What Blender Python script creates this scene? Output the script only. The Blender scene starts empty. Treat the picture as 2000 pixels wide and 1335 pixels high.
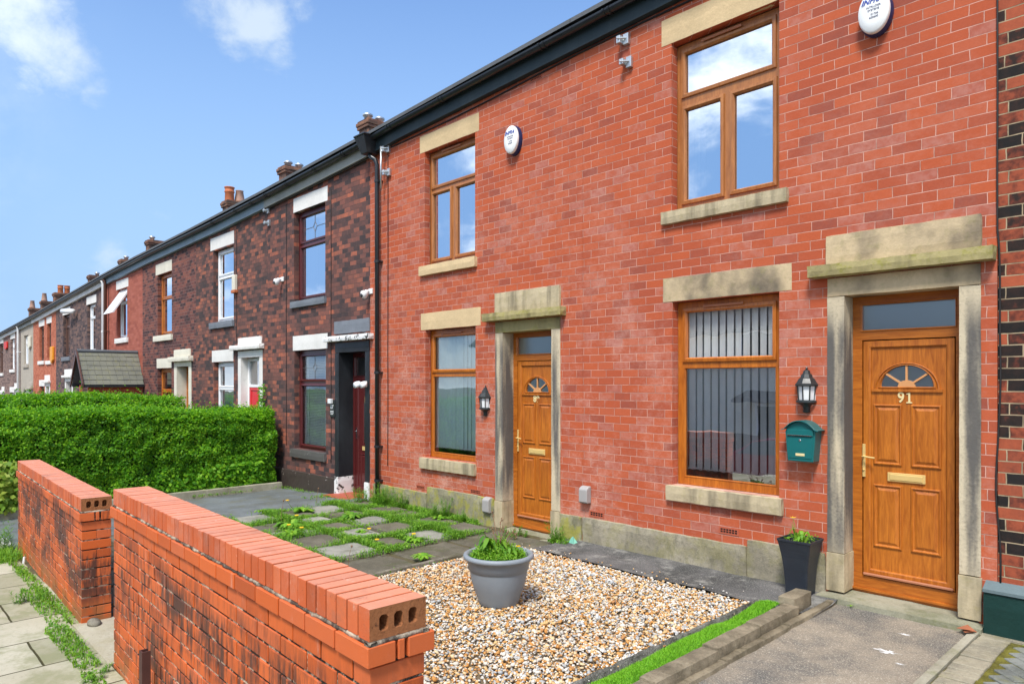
import bpy, bmesh, math, random
import numpy as np
from mathutils import Vector, Matrix, noise as mnoise
from mathutils.geometry import tessellate_polygon
R = math.radians
rnd = random.Random(7)
sc = bpy.context.scene
col = sc.collection

# ------------------------------------------------------------------ camera
CX, CY, CZ = 0.0, 0.0, 1.95
FX = 1365.0                      # focal length in photo pixels (2000 wide)
ALPHA = math.atan2(1310.0, FX)   # angle between the view axis and the row of houses
cam = bpy.data.cameras.new('camera')
cam.sensor_width = 36.0
cam.lens = 36.0 * FX / 2000.0
cam.shift_y = 77.5 / 2000.0
cam.clip_start = 0.05
cam.clip_end = 2000.0
camo = bpy.data.objects.new('camera', cam)
camo.location = (CX, CY, CZ)
camo.rotation_euler = (R(90), 0, math.pi / 2 - ALPHA)
col.objects.link(camo)
sc.camera = camo

# ------------------------------------------------------------------ light
SUN_EL, SUN_AZ = R(56), R(152)         # azimuth measured from +Y towards +X
sun = bpy.data.lights.new('sun', 'SUN')
sun.energy = 2.3
sun.angle = R(14)
sun.color = (1.0, 0.95, 0.88)
suno = bpy.data.objects.new('sun', sun)
sd = Vector((math.sin(SUN_AZ) * math.cos(SUN_EL), math.cos(SUN_AZ) * math.cos(SUN_EL), math.sin(SUN_EL)))
suno.rotation_euler = sd.to_track_quat('Z', 'Y').to_euler()
suno.location = (3, -8, 14)
col.objects.link(suno)

sc.view_settings.view_transform = 'Standard'
sc.view_settings.look = 'None'
sc.view_settings.gamma = 1.0
sc.view_settings.exposure = 1.04
sc.cycles.max_bounces = 8
sc.cycles.transparent_max_bounces = 12

# ------------------------------------------------------------------ node helper
class NT:
    def __init__(s, tree):
        s.t = tree
        s.n = tree.nodes
        s.l = tree.links
        s.n.clear()
    def node(s, typ, **kw):
        n = s.n.new(typ)
        for k, v in kw.items():
            setattr(n, k, v)
        return n
    def put(s, sock, v):
        if v is None:
            return
        if hasattr(v, 'default_value') or hasattr(v, 'is_linked'):
            s.l.new(v, sock)
        else:
            if hasattr(sock, 'default_value'):
                try:
                    if len(sock.default_value) == 4 and len(v) == 3:
                        v = (*v, 1)
                except TypeError:
                    pass
                sock.default_value = v
    def math(s, op, a, b=None, c=None, clamp=False):
        n = s.node('ShaderNodeMath', operation=op, use_clamp=clamp)
        s.put(n.inputs[0], a); s.put(n.inputs[1], b)
        if c is not None: s.put(n.inputs[2], c)
        return n.outputs[0]
    def vmath(s, op, a, b=None, scale=None):
        n = s.node('ShaderNodeVectorMath', operation=op)
        s.put(n.inputs[0], a)
        if b is not None: s.put(n.inputs[1], b)
        if scale is not None: s.put(n.inputs['Scale'], scale)
        return n.outputs['Value'] if op in ('DISTANCE', 'LENGTH', 'DOT_PRODUCT') else n.outputs[0]
    def pos(s):
        return s.node('ShaderNodeNewGeometry').outputs['Position']
    def obj(s):
        return s.node('ShaderNodeTexCoord').outputs['Object']
    def island(s):
        return s.node('ShaderNodeNewGeometry').outputs['Random Per Island']
    def sep(s, v):
        n = s.node('ShaderNodeSeparateXYZ'); s.put(n.inputs[0], v)
        return n.outputs[0], n.outputs[1], n.outputs[2]
    def comb(s, x, y, z):
        n = s.node('ShaderNodeCombineXYZ')
        s.put(n.inputs[0], x); s.put(n.inputs[1], y); s.put(n.inputs[2], z)
        return n.outputs[0]
    def scale(s, v, sx, sy, sz):
        n = s.node('ShaderNodeMapping'); s.put(n.inputs['Vector'], v)
        n.inputs['Scale'].default_value = (sx, sy, sz)
        return n.outputs[0]
    def noise(s, v, scale, detail=3, rough=0.55, dist=0.0):
        n = s.node('ShaderNodeTexNoise'); s.put(n.inputs['Vector'], v)
        n.inputs['Scale'].default_value = scale
        n.inputs['Detail'].default_value = detail
        n.inputs['Roughness'].default_value = rough
        n.inputs['Distortion'].default_value = dist
        return n.outputs['Fac']
    def ramp(s, f, stops, interp='LINEAR'):
        n = s.node('ShaderNodeValToRGB'); s.put(n.inputs[0], f)
        cr = n.color_ramp; cr.interpolation = interp
        while len(cr.elements) < len(stops):
            cr.elements.new(0.5)
        for e, (p, c) in zip(cr.elements, stops):
            e.position = p
            e.color = (c, c, c, 1) if isinstance(c, (int, float)) else (*c, 1)
        return n.outputs[0]
    def mix(s, f, a, b, blend='MIX'):
        n = s.node('ShaderNodeMix', data_type='RGBA', blend_type=blend)
        s.put(n.inputs[0], f); s.put(n.inputs[6], a); s.put(n.inputs[7], b)
        return n.outputs[2]
    def step(s, f, lo, hi, a=0.0, b=1.0):
        n = s.node('ShaderNodeMapRange', interpolation_type='SMOOTHSTEP'); s.put(n.inputs[0], f)
        n.inputs[1].default_value = lo; n.inputs[2].default_value = hi
        n.inputs[3].default_value = a; n.inputs[4].default_value = b
        return n.outputs[0]
    def bump(s, h, dist=0.005, strength=1.0, nrm=None):
        n = s.node('ShaderNodeBump'); s.put(n.inputs['Height'], h)
        n.inputs['Distance'].default_value = dist
        n.inputs['Strength'].default_value = strength
        if nrm is not None: s.put(n.inputs['Normal'], nrm)
        return n.outputs[0]
    def out(s, shader):
        o = s.node('ShaderNodeOutputMaterial')
        s.l.new(shader, o.inputs[0])
    def pbr(s, base, rough=0.8, nrm=None, metal=0.0, spec=0.4, coat=None):
        n = s.node('ShaderNodeBsdfPrincipled')
        s.put(n.inputs['Base Color'], base)
        s.put(n.inputs['Roughness'], rough)
        s.put(n.inputs['Metallic'], metal)
        n.inputs['Specular IOR Level'].default_value = spec
        if coat: n.inputs['Coat Weight'].default_value = coat
        if nrm is not None: s.put(n.inputs['Normal'], nrm)
        return n.outputs[0]

def newmat(name):
    m = bpy.data.materials.new(name)
    m.use_nodes = True
    return m, NT(m.node_tree)

# ------------------------------------------------------------------ sky
W = bpy.data.worlds.new('World')
sc.world = W
W.use_nodes = True
w = NT(W.node_tree)
sky = w.node('ShaderNodeTexSky')
sky.sky_type = 'NISHITA'
sky.sun_disc = False
sky.sun_elevation = SUN_EL
sky.sun_rotation = SUN_AZ
sky.altitude = 100
sky.air_density = 1.0
sky.dust_density = 0.6
sky.ozone_density = 1.6
gdir = w.node('ShaderNodeTexCoord').outputs['Generated']
def pixdir(u, v):
    t = (u - 1000) / FX
    c, s_ = math.cos(ALPHA), math.sin(ALPHA)
    return Vector((-c + s_ * t, s_ + c * t, (745 - v) / FX)).normalized()
fb = w.noise(gdir, 3.2, 8, 0.6, 0.35)
fb2 = w.noise(w.scale(gdir, 1.0, 1.0, 1.6), 8.0, 7, 0.62, 0.2)
blob = None
for (u, v, rad, amp) in [(70, 15, .085, 1), (95, 75, .075, 1), (140, 125, .07, .95), (190, 175, .05, .8), (20, 20, .05, .5), (60, 150, .05, .45),
                         (470, 20, .055, .8), (505, 55, .08, 1.1), (540, 100, .055, .95), (590, 20, .05, .55), (430, 0, .06, .6), (640, 40, .05, .32),
                         (215, 480, .07, .6), (300, 470, .06, .5), (265, 500, .05, .5), (60, 560, .08, .35), (120, 700, .12, .5)]:
    d = w.vmath('DISTANCE', gdir, tuple(pixdir(u, v)))
    k = w.step(d, rad, 0.0, 0.0, amp)
    blob = k if blob is None else w.math('MAXIMUM', blob, k)
front = w.step(w.math('ADD', w.math('MULTIPLY', w.math('SUBTRACT', fb, .5), .8), w.math('MULTIPLY', w.math('SUBTRACT', fb2, .5), .9)), -.25, .3)
dens = w.step(w.math('ADD', w.math('MULTIPLY', blob, .75), w.math('MULTIPLY', w.math('SUBTRACT', front, .5), .75)), .20, .85, 0.0, .85)
dens = w.math('MULTIPLY', dens, w.step(blob, 0.0, 0.18))
gx, gy, gz = w.sep(gdir)
behind = w.step(gy, 0.25, -0.15)
cl2 = w.step(w.math('ADD', w.math('MULTIPLY', fb, .75), w.math('MULTIPLY', fb2, .25)), .43, .62, 0.0, .95)
cl2 = w.math('MULTIPLY', cl2, behind)
dens = w.math('MAXIMUM', dens, cl2)
base = w.mix(1.0, sky.outputs[0], (0.54, 0.73, 0.97), 'MULTIPLY')
hz = w.step(gz, 0.72, 0.06, 0.0, 0.95)
base = w.mix(hz, base, (1.72, 2.62, 3.9))
base = w.mix(w.math('MULTIPLY', behind, .75), base, (1.15, 2.1, 3.9))
skycol = w.mix(dens, base, w.mix(behind, (3.0, 3.5, 4.0), (7.4, 7.7, 7.8)))
bg = w.node('ShaderNodeBackground')
w.l.new(skycol, bg.inputs[0])
bg.inputs[1].default_value = 0.125
wo = w.node('ShaderNodeOutputWorld')
w.l.new(bg.outputs[0], wo.inputs[0])

# ------------------------------------------------------------------ mesh builder
ORG = {}
class MB:
    def __init__(s):
        s.v = []; s.f = []; s.m = []
    def add(s, vs, fs, m=0):
        o = len(s.v)
        s.v += [tuple(p) for p in vs]
        s.f += [tuple(o + i for i in f) for f in fs]
        s.m += [m] * len(fs)
        return s
    def quad(s, a, b, c, d, m=0):
        return s.add([a, b, c, d], [(0, 1, 2, 3)], m)
    def box(s, x0, x1, y0, y1, z0, z1, m=0):
        return s.hexa([(x0, y0, z0), (x1, y0, z0), (x1, y1, z0), (x0, y1, z0), (x0, y0, z1), (x1, y0, z1), (x1, y1, z1), (x0, y1, z1)], m)
    def hexa(s, p, m=0):
        return s.add(p, [(0, 3, 2, 1), (4, 5, 6, 7), (0, 1, 5, 4), (1, 2, 6, 5), (2, 3, 7, 6), (3, 0, 4, 7)], m)
    def prism(s, poly, axis, a0, a1, m=0):
        """poly: 2D points; axis 'x': (y,z), 'y': (x,z), 'z': (x,y)"""
        n = len(poly)
        def P(q, a):
            return {'x': (a, q[0], q[1]), 'y': (q[0], a, q[1]), 'z': (q[0], q[1], a)}[axis]
        vs = [P(q, a0) for q in poly] + [P(q, a1) for q in poly]
        fs = [tuple(range(n)), tuple(range(2 * n - 1, n - 1, -1))]
        fs += [(i, i + n, (i + 1) % n + n, (i + 1) % n) for i in range(n)]
        return s.add(vs, fs, m)
    def tube(s, pts, r, n=8, m=0, caps=True):
        pts = [Vector(p) for p in pts]
        rs = r if isinstance(r, (list, tuple)) else [r] * len(pts)
        vs = []; fs = []
        prev = None
        for i, p in enumerate(pts):
            a = pts[max(i - 1, 0)]; b = pts[min(i + 1, len(pts) - 1)]
            t = (b - a).normalized()
            ref = Vector((0, 0, 1)) if abs(t.z) < .9 else Vector((1, 0, 0))
            u = t.cross(ref).normalized()
            if prev is not None and u.dot(prev) < 0: u = -u
            prev = u
            w_ = t.cross(u)
            for k in range(n):
                a_ = 2 * math.pi * k / n
                vs.append(p + (u * math.cos(a_) + w_ * math.sin(a_)) * rs[i])
        for i in range(len(pts) - 1):
            for k in range(n):
                fs.append((i * n + k, i * n + (k + 1) % n, (i + 1) * n + (k + 1) % n, (i + 1) * n + k))
        if caps:
            fs.append(tuple(range(n - 1, -1, -1)))
            fs.append(tuple((len(pts) - 1) * n + k for k in range(n)))
        return s.add(vs, fs, m)
    def lathe(s, prof, c, n=24, m=0, a0=0.0, a1=2 * math.pi, sx=1.0, sy=1.0):
        full = abs(a1 - a0 - 2 * math.pi) < 1e-6
        k_ = n if full else n + 1
        vs = []; fs = []
        for (r, z) in prof:
            for k in range(k_):
                a = a0 + (a1 - a0) * k / n
                vs.append((c[0] + r * sx * math.cos(a), c[1] + r * sy * math.sin(a), c[2] + z))
        for i in range(len(prof) - 1):
            for k in range(n):
                k2 = (k + 1) % k_
                fs.append((i * k_ + k, i * k_ + k2, (i + 1) * k_ + k2, (i + 1) * k_ + k))
        if full:
            fs.append(tuple(range(k_ - 1, -1, -1)))
            fs.append(tuple((len(prof) - 1) * k_ + k for k in range(k_)))
        return s.add(vs, fs, m)
    def loops(s, loops, cap=True, m=0):
        """list of equally long closed loops of 3D points, bridged in order"""
        n = len(loops[0]); vs = []; fs = []
        for L in loops: vs += list(L)
        for i in range(len(loops) - 1):
            for k in range(n):
                fs.append((i * n + k, i * n + (k + 1) % n, (i + 1) * n + (k + 1) % n, (i + 1) * n + k))
        if cap: fs.append(tuple((len(loops) - 1) * n + k for k in range(n)))
        return s.add(vs, fs, m)
    def ring(s, x0, x1, z0, z1, prof, cap=False, m=0):
        """nested rectangles facing -Y; prof = [(inset, y)]"""
        L = []
        for (i, y) in prof:
            L.append([(x0 + i, y, z0 + i), (x1 - i, y, z0 + i), (x1 - i, y, z1 - i), (x0 + i, y, z1 - i)])
        return s.loops(L, cap, m)
    def stone(s, x0, x1, y0, y1, z0, z1, amp=.004, seg=.09, m=0, seed=0, freq=6):
        """box with weathered, uneven faces and softened arrises"""
        nx = max(2, int((x1 - x0) / seg)); ny = max(2, int((y1 - y0) / seg)); nz = max(2, int((z1 - z0) / seg))
        idx = {}; vs = []; fs = []
        def V(i, j, k):
            if (i, j, k) not in idx:
                x = x0 + (x1 - x0) * i / nx; y = y0 + (y1 - y0) * j / ny; z = z0 + (z1 - z0) * k / nz
                e = [(i in (0, nx)), (j in (0, ny)), (k in (0, nz))]
                n1 = mnoise.noise_vector(Vector((x * freq + seed * 3.7, y * freq, z * freq)))
                n2 = mnoise.noise_vector(Vector((x * freq * 4 + 9 + seed, y * freq * 4, z * freq * 4)))
                d = n1 * amp + n2 * amp * .5
                if sum(e) >= 2:
                    cx, cy, cz = (x0 + x1) / 2, (y0 + y1) / 2, (z0 + z1) / 2
                    sh = amp * (.9 + .9 * abs(n2.x))
                    if e[0]: x += math.copysign(sh, cx - x)
                    if e[1]: y += math.copysign(sh, cy - y)
                    if e[2]: z += math.copysign(sh, cz - z)
                idx[(i, j, k)] = len(vs); vs.append((x + d.x, y + d.y, z + d.z))
            return idx[(i, j, k)]
        for i in range(nx):
            for j in range(ny):
                fs.append((V(i, j, 0), V(i, j + 1, 0), V(i + 1, j + 1, 0), V(i + 1, j, 0)))
                fs.append((V(i, j, nz), V(i + 1, j, nz), V(i + 1, j + 1, nz), V(i, j + 1, nz)))
        for i in range(nx):
            for k in range(nz):
                fs.append((V(i, 0, k), V(i + 1, 0, k), V(i + 1, 0, k + 1), V(i, 0, k + 1)))
                fs.append((V(i, ny, k), V(i, ny, k + 1), V(i + 1, ny, k + 1), V(i + 1, ny, k)))
        for j in range(ny):
            for k in range(nz):
                fs.append((V(0, j, k), V(0, j, k + 1), V(0, j + 1, k + 1), V(0, j + 1, k)))
                fs.append((V(nx, j, k), V(nx, j + 1, k), V(nx, j + 1, k + 1), V(nx, j, k + 1)))
        return s.add(vs, fs, m)
    def build(s, name, mats, parent=None, bevel=0.0, smooth=False, org=None, seg=1):
        if not isinstance(mats, (list, tuple)): mats = [mats]
        me = bpy.data.meshes.new(name)
        if parent is not None:
            O = ORG[parent.name]
        elif org is not None:
            O = Vector(org)
        else:
            xs = [p[0] for p in s.v]; ys = [p[1] for p in s.v]; zs = [p[2] for p in s.v]
            O = Vector(((min(xs) + max(xs)) / 2, (min(ys) + max(ys)) / 2, min(zs)))
        me.from_pydata([(p[0] - O.x, p[1] - O.y, p[2] - O.z) for p in s.v], [], s.f)
        for mt in mats: me.materials.append(mt)
        me.polygons.foreach_set('material_index', s.m)
        if smooth: me.polygons.foreach_set('use_smooth', [True] * len(me.polygons))
        me.update()
        bm = bmesh.new(); bm.from_mesh(me)
        bmesh.ops.recalc_face_normals(bm, faces=bm.faces)
        bm.to_mesh(me); bm.free()
        o = bpy.data.objects.new(name, me)
        col.objects.link(o)
        if parent is not None:
            o.parent = parent
            ORG[o.name] = O
        else:
            o.location = O
            ORG[o.name] = O
        if bevel:
            b = o.modifiers.new('bevel', 'BEVEL'); b.width = bevel; b.segments = seg
            b.limit_method = 'ANGLE'; b.angle_limit = R(40)
        return o

def thing(name, loc, label, cat, group=None):
    o = bpy.data.objects.new(name, None)
    o.empty_display_size = .2
    o.location = loc
    col.objects.link(o)
    ORG[o.name] = Vector(loc)
    return tag(o, label, cat, group)
def tag(o, label, cat, group=None):
    o['label'] = label; o['category'] = cat
    if group: o['group'] = group
    return o
def struct(o):
    o['kind'] = 'structure'
    return o
def text(name, body, size, loc, mat, parent, rot=(R(90), 0, 0), ext=.002, shear=0.0, bold=0.0, align='CENTER', sx=1.0):
    cu = bpy.data.curves.new(name, 'FONT')
    cu.body = body; cu.size = size; cu.extrude = ext; cu.shear = shear; cu.offset = bold
    cu.align_x = align; cu.align_y = 'CENTER'
    tmp = bpy.data.objects.new('tmp', cu)
    col.objects.link(tmp)
    bpy.context.view_layer.update()
    me = bpy.data.meshes.new_from_object(tmp)
    bpy.data.objects.remove(tmp)
    M = Matrix.Translation(Vector(loc) - ORG[parent.name]) @ Matrix.Rotation(rot[2], 4, 'Z') @ Matrix.Rotation(rot[0], 4, 'X') @ Matrix.Diagonal((sx, 1, 1, 1))
    me.transform(M)
    me.materials.clear(); me.materials.append(mat)
    o = bpy.data.objects.new(name, me)
    col.objects.link(o); o.parent = parent
    ORG[o.name] = ORG[parent.name]
    return o
def npmesh(name, verts, faces, mat, smooth=False, mats=None):
    """verts (N,3) array, faces (M,k) array -> one mesh object (top level, origin 0)"""
    me = bpy.data.meshes.new(name)
    k = faces.shape[1]
    me.vertices.add(len(verts)); me.vertices.foreach_set('co', verts.astype(np.float32).ravel())
    me.loops.add(faces.size); me.loops.foreach_set('vertex_index', faces.astype(np.int32).ravel())
    me.polygons.add(len(faces))
    me.polygons.foreach_set('loop_start', np.arange(0, faces.size, k, dtype=np.int32))
    me.polygons.foreach_set('loop_total', np.full(len(faces), k, dtype=np.int32))
    if smooth: me.polygons.foreach_set('use_smooth', np.ones(len(faces), dtype=bool))
    me.materials.append(mat)
    me.update(calc_edges=True); me.validate()
    o = bpy.data.objects.new(name, me)
    col.objects.link(o)
    return o
# ------------------------------------------------------------------ materials
def brick_mat(name, palette, mortar, length=.2245, height=.0875, joint=.0042, eff=None, effamt=0.0, stain=0.0, off=(0.0, 0.0), rough=.85, warp=.004, bumpd=.004, wobble=.0, vary=.18):
    m, n = newmat(name)
    p = n.pos(); x, y, z = n.sep(p)
    u = n.math('ADD', n.math('ADD', x, y), off[0])
    wv = n.noise(p, 2.3, 2)
    wz = n.noise(n.comb(u, z, 0), 9, 2)
    v = n.math('ADD', n.math('ADD', z, off[1]), n.math('MULTIPLY', n.math('SUBTRACT', wv, .5), warp * 3))
    v = n.math('ADD', v, n.math('MULTIPLY', n.math('SUBTRACT', wz, .5), warp + wobble))
    u = n.math('ADD', u, n.math('MULTIPLY', n.math('SUBTRACT', n.noise(p, 7, 2), .5), warp * 4 + wobble * 2))
    # each course slides a little so that the perpends never line up
    row = n.math('FLOOR', n.math('DIVIDE', v, height))
    wn = n.node('ShaderNodeTexWhiteNoise', noise_dimensions='1D'); n.put(wn.inputs['W'], row)
    u = n.math('ADD', u, n.math('MULTIPLY', wn.outputs[0], .035))
    b = n.node('ShaderNodeTexBrick')
    n.put(b.inputs['Vector'], n.comb(u, v, 0))
    b.inputs['Color1'].default_value = (0, 0, 0, 1); b.inputs['Color2'].default_value = (1, 1, 1, 1)
    b.inputs['Mortar'].default_value = (0, 0, 0, 1)
    b.inputs['Scale'].default_value = 1.0
    b.inputs['Mortar Size'].default_value = joint
    b.inputs['Mortar Smooth'].default_value = .25
    b.inputs['Bias'].default_value = 0
    b.inputs['Brick Width'].default_value = length
    b.inputs['Row Height'].default_value = height
    rv = n.math('ADD', n.sep(b.outputs['Color'])[0], 0)
    fine = n.noise(p, 60, 4, .7)
    mid = n.noise(p, 14, 4, .6)
    f = n.math('ADD', rv, n.math('MULTIPLY', n.math('SUBTRACT', mid, .5), vary))
    c = n.ramp(f, palette)
    c = n.mix(n.step(fine, .35, .75, 0, .30), c, n.mix(1.0, c, (.72, .66, .66), 'MULTIPLY'))
    if eff is not None:
        zz = n.step(z, 5.2, .4, .25, 1.0)
        e = n.math('ADD', n.math('MULTIPLY', n.noise(p, 1.1, 3, .6), .5), n.math('MULTIPLY', n.noise(n.scale(p, 1, 1, 1.5), 13, 6, .8), .5))
        e = n.math('MULTIPLY', n.step(e, .46, .70), zz)
        e = n.math('MULTIPLY', e, effamt)
        e = n.math('MULTIPLY', e, n.step(n.math('ADD', x, n.math('MULTIPLY', n.noise(p, .5, 2), 3)), -2.2, -5.2, .5, 1.0))
        c = n.mix(e, c, eff)
        # a few individual bricks bleached or sooty
        c = n.mix(n.math('MULTIPLY', n.step(rv, .84, .90), n.math('MULTIPLY', n.step(mid, .35, .65), effamt * .22)), c, eff)
        sp = n.noise(p, 26, 4, .75)
        c = n.mix(n.step(sp, .66, .76, 0, .6), c, (.10, .05, .04))
    if stain:
        s_ = n.noise(n.scale(p, 1, 1, .35), 2.2, 5, .7)
        c = n.mix(n.step(s_, .52, .72, 0, stain), c, (.035, .03, .03))
    mcol = n.mix(n.step(n.noise(p, 5, 4, .7), .42, .62), mortar, tuple(q * .62 for q in mortar))
    c = n.mix(b.outputs['Fac'], c, mcol)
    h = n.math('ADD', n.math('MULTIPLY', n.math('SUBTRACT', 1.0, b.outputs['Fac']), 1.0), n.math('MULTIPLY', fine, .22))
    h = n.math('ADD', h, n.math('MULTIPLY', rv, .25))
    h = n.math('ADD', h, n.math('MULTIPLY', mid, .3))
    n.out(n.pbr(c, rough, n.bump(h, bumpd, .9), spec=.25))
    return m

def stone_mat(name, base, dark, damt=.5, moss=None, mossamt=0.0, rough=.9, grain=1.0, lo=.5, hi=.68, streak=.35, sf=2.1):
    m, n = newmat(name)
    p = n.pos()
    a = n.noise(p, 3.2, 5, .65); bnz = n.noise(p, 40, 5, .7); st = n.noise(n.scale(p, 1, 1, streak), sf, 4, .5, .1)
    c = n.mix(a, tuple(q * .78 for q in base), tuple(min(1, q * 1.15) for q in base))
    c = n.mix(n.step(bnz, .3, .7, 0, .4), c, tuple(q * .7 for q in base))
    c = n.mix(n.step(st, lo - .05, hi + .12, 0, damt), c, dark)
    if moss is not None:
        k = n.noise(p, 9, 6, .75)
        c = n.mix(n.step(k, .5, .68, 0, mossamt), c, moss)
    h = n.math('ADD', n.math('MULTIPLY', bnz, .6), n.math('MULTIPLY', n.noise(p, 12, 4), 1.2))
    n.out(n.pbr(c, rough, n.bump(h, .006 * grain, .8), spec=.2))
    return m

def plain(name, base, rough=.5, metal=0.0, var=.06, spec=.4, bump=.0, scale=8, coat=None):
    m, n = newmat(name)
    p = n.pos()
    a = n.noise(p, scale, 4, .6)
    c = n.mix(a, tuple(max(0, q * (1 - var * 2)) for q in base), tuple(min(1, q * (1 + var * 2)) for q in base))
    rr = n.math('ADD', n.math('MULTIPLY', n.noise(p, scale * 3, 3), .16), rough - .08)
    nr = n.bump(n.noise(p, scale * 12, 4, .7), bump, .7) if bump else None
    n.out(n.pbr(c, rr, nr, metal, spec, coat))
    return m

def wood_mat(name, dark, light, scale=1.0, axis='z', rough=.42):
    """wood-effect foil: long wavy grain"""
    m, n = newmat(name)
    p = n.pos()
    sc_ = {'z': (9, 9, .9), 'x': (.9, 9, 9)}[axis]
    q = n.scale(p, *[v * scale for v in sc_])
    a = n.noise(q, 3.0, 5, .65, 1.2)
    b = n.noise(n.scale(p, *[v * scale * 3.2 for v in sc_]), 4.0, 3, .6, .5)
    g = n.noise(p, 1.4, 2)
    f = n.math('ADD', n.math('MULTIPLY', a, .75), n.math('MULTIPLY', b, .25))
    f = n.math('ADD', f, n.math('MULTIPLY', n.math('SUBTRACT', g, .5), .25))
    c = n.ramp(f, [(.30, dark), (.50, tuple((i + j) / 2 for i, j in zip(dark, light))), (.68, light)])
    n.out(n.pbr(c, n.math('ADD', n.math('MULTIPLY', a, .2), rough - .1), n.bump(f, .0015, .5), spec=.45, coat=.15))
    return m

def glass_mat(name, refl=.5, tint=(.86, .92, .93), rough=0.0, through=(.92, .95, .95), wav=.0):
    m, n = newmat(name)
    nr = None
    if wav:
        nr = n.bump(n.noise(n.pos(), 1.6, 2, .5), wav, .5)
    g = n.node('ShaderNodeBsdfGlossy'); n.put(g.inputs['Color'], tint); g.inputs['Roughness'].default_value = rough
    if nr is not None: n.put(g.inputs['Normal'], nr)
    t = n.node('ShaderNodeBsdfTransparent'); n.put(t.inputs['Color'], through)
    fr = n.node('ShaderNodeFresnel'); fr.inputs['IOR'].default_value = 1.5
    f = n.math('ADD', n.math('MULTIPLY', fr.outputs[0], .8), refl, clamp=True)
    mx = n.node('ShaderNodeMixShader'); n.put(mx.inputs[0], f)
    n.l.new(t.outputs[0], mx.inputs[1]); n.l.new(g.outputs[0], mx.inputs[2])
    n.out(mx.outputs[0])
    return m

def leaf_mat(name, c0, c1, c2, trans=.35, rough=.55, nscale=1.6):
    m, n = newmat(name)
    r = n.island()
    ns = n.noise(n.pos(), nscale, 3, .6)
    f = n.math('ADD', n.math('MULTIPLY', r, .6), n.math('MULTIPLY', ns, .55))
    c = n.ramp(f, [(.15, c0), (.55, c1), (.95, c2)])
    d = n.pbr(c, rough, spec=.3)
    t = n.node('ShaderNodeBsdfTranslucent'); n.put(t.inputs[0], n.mix(1.0, c, (1.25, 1.2, .6), 'MULTIPLY'))
    mx = n.node('ShaderNodeMixShader'); mx.inputs[0].default_value = trans
    n.l.new(d, mx.inputs[1]); n.l.new(t.outputs[0], mx.inputs[2])
    n.out(mx.outputs[0])
    return m

RED = [(0.0, (.31, .078, .048)), (.10, (.39, .086, .042)), (.35, (.44, .092, .038)), (.62, (.49, .104, .039)), (.85, (.47, .110, .050)), (.97, (.40, .105, .065))]
M = {}
M['brick_red'] = brick_mat('clean_red_brick', RED, (.66, .37, .29), eff=(.68, .44, .36), effamt=.75, off=(.04, .012), bumpd=.004, joint=.0036)
M['brick_red89'] = M['brick_red']
DK = [(0.0, (.055, .042, .043)), (.25, (.095, .056, .052)), (.50, (.155, .072, .060)), (.74, (.22, .088, .068)), (.90, (.29, .105, .072)), (1.0, (.42, .13, .075))]
M['brick_87'] = brick_mat('sooty_variegated_brick', DK, (.17, .10, .085), height=.079, length=.19, joint=.0035, stain=.5, warp=.010, wobble=.008, bumpd=.008, vary=.5)
M['brick_85'] = brick_mat('variegated_brown_brick', [(p, (c[0] * .95, c[1], c[2])) for p, c in DK], (.12, .08, .065), height=.08, length=.18, joint=.0035, stain=.3, warp=.008, wobble=.006, bumpd=.007, off=(.3, .02), vary=.5)
M['brick_83'] = brick_mat('dark_plum_brick', [(0, (.05, .03, .032)), (.4, (.12, .05, .045)), (.7, (.19, .07, .055)), (.95, (.24, .085, .06))], (.30, .20, .17), height=.08, length=.20, joint=.004, stain=.2, off=(.1, .03))
M['brick_81'] = brick_mat('red_painted_brick', [(0, (.30, .085, .058)), (.5, (.37, .11, .072)), (1, (.41, .13, .09))], (.36, .10, .07), joint=.003, stain=.0, bumpd=.002)
M['brick_79'] = brick_mat('grey_brown_brick', [(0, (.055, .042, .045)), (.5, (.13, .085, .08)), (1, (.22, .13, .10))], (.16, .12, .11), stain=.25, height=.08, off=(.2, 0))
M['brick_75'] = brick_mat('orange_brick', [(0, (.38, .10, .05)), (.5, (.46, .13, .07)), (1, (.52, .17, .09))], (.50, .28, .2), bumpd=.002)
M['brick_71'] = brick_mat('faded_brown_brick', [(0, (.12, .08, .07)), (.5, (.22, .14, .12)), (1, (.30, .2, .16))], (.30, .24, .21), height=.08)
M['brick_93'] = brick_mat('scorched_red_and_black_brick', [(0, (.016, .014, .013)), (.28, (.035, .02, .016)), (.42, (.13, .035, .022)), (.62, (.32, .075, .036)), (1, (.42, .10, .045))], (.42, .32, .20), off=(.13, .05), joint=.005, stain=.35, vary=.9, bumpd=.005)
M['brick_chimney'] = brick_mat('chimney_brick', [(0, (.07, .05, .04)), (.5, (.19, .09, .06)), (1, (.30, .15, .09))], (.16, .13, .10), stain=.35, height=.075)
M['sand'] = stone_mat('clean_sandstone', (.68, .51, .29), (.24, .19, .11), .35, lo=.56, hi=.78)
M['sand_worn'] = stone_mat('worn_sandstone', (.63, .49, .30), (.06, .055, .052), .9, (.20, .20, .06), .3, lo=.45, hi=.60, streak=.8)
M['sand_moss'] = stone_mat('mossy_sandstone', (.40, .34, .16), (.09, .08, .045), .6, (.26, .25, .045), .7, lo=.46, hi=.66, streak=.15, sf=8)
M['sill_worn'] = stone_mat('lichen_sandstone_sill', (.54, .45, .29), (.14, .12, .08), .7, (.34, .29, .12), .35, lo=.46, hi=.60, streak=.12, sf=9)
M['white_paint'] = stone_mat('white_masonry_paint', (.82, .80, .76), (.5, .47, .42), .25, lo=.55, hi=.75, grain=.4)
M['cream_paint'] = stone_mat('cream_masonry_paint', (.74, .70, .58), (.4, .36, .28), .3, lo=.55, hi=.75, grain=.4)
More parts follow.
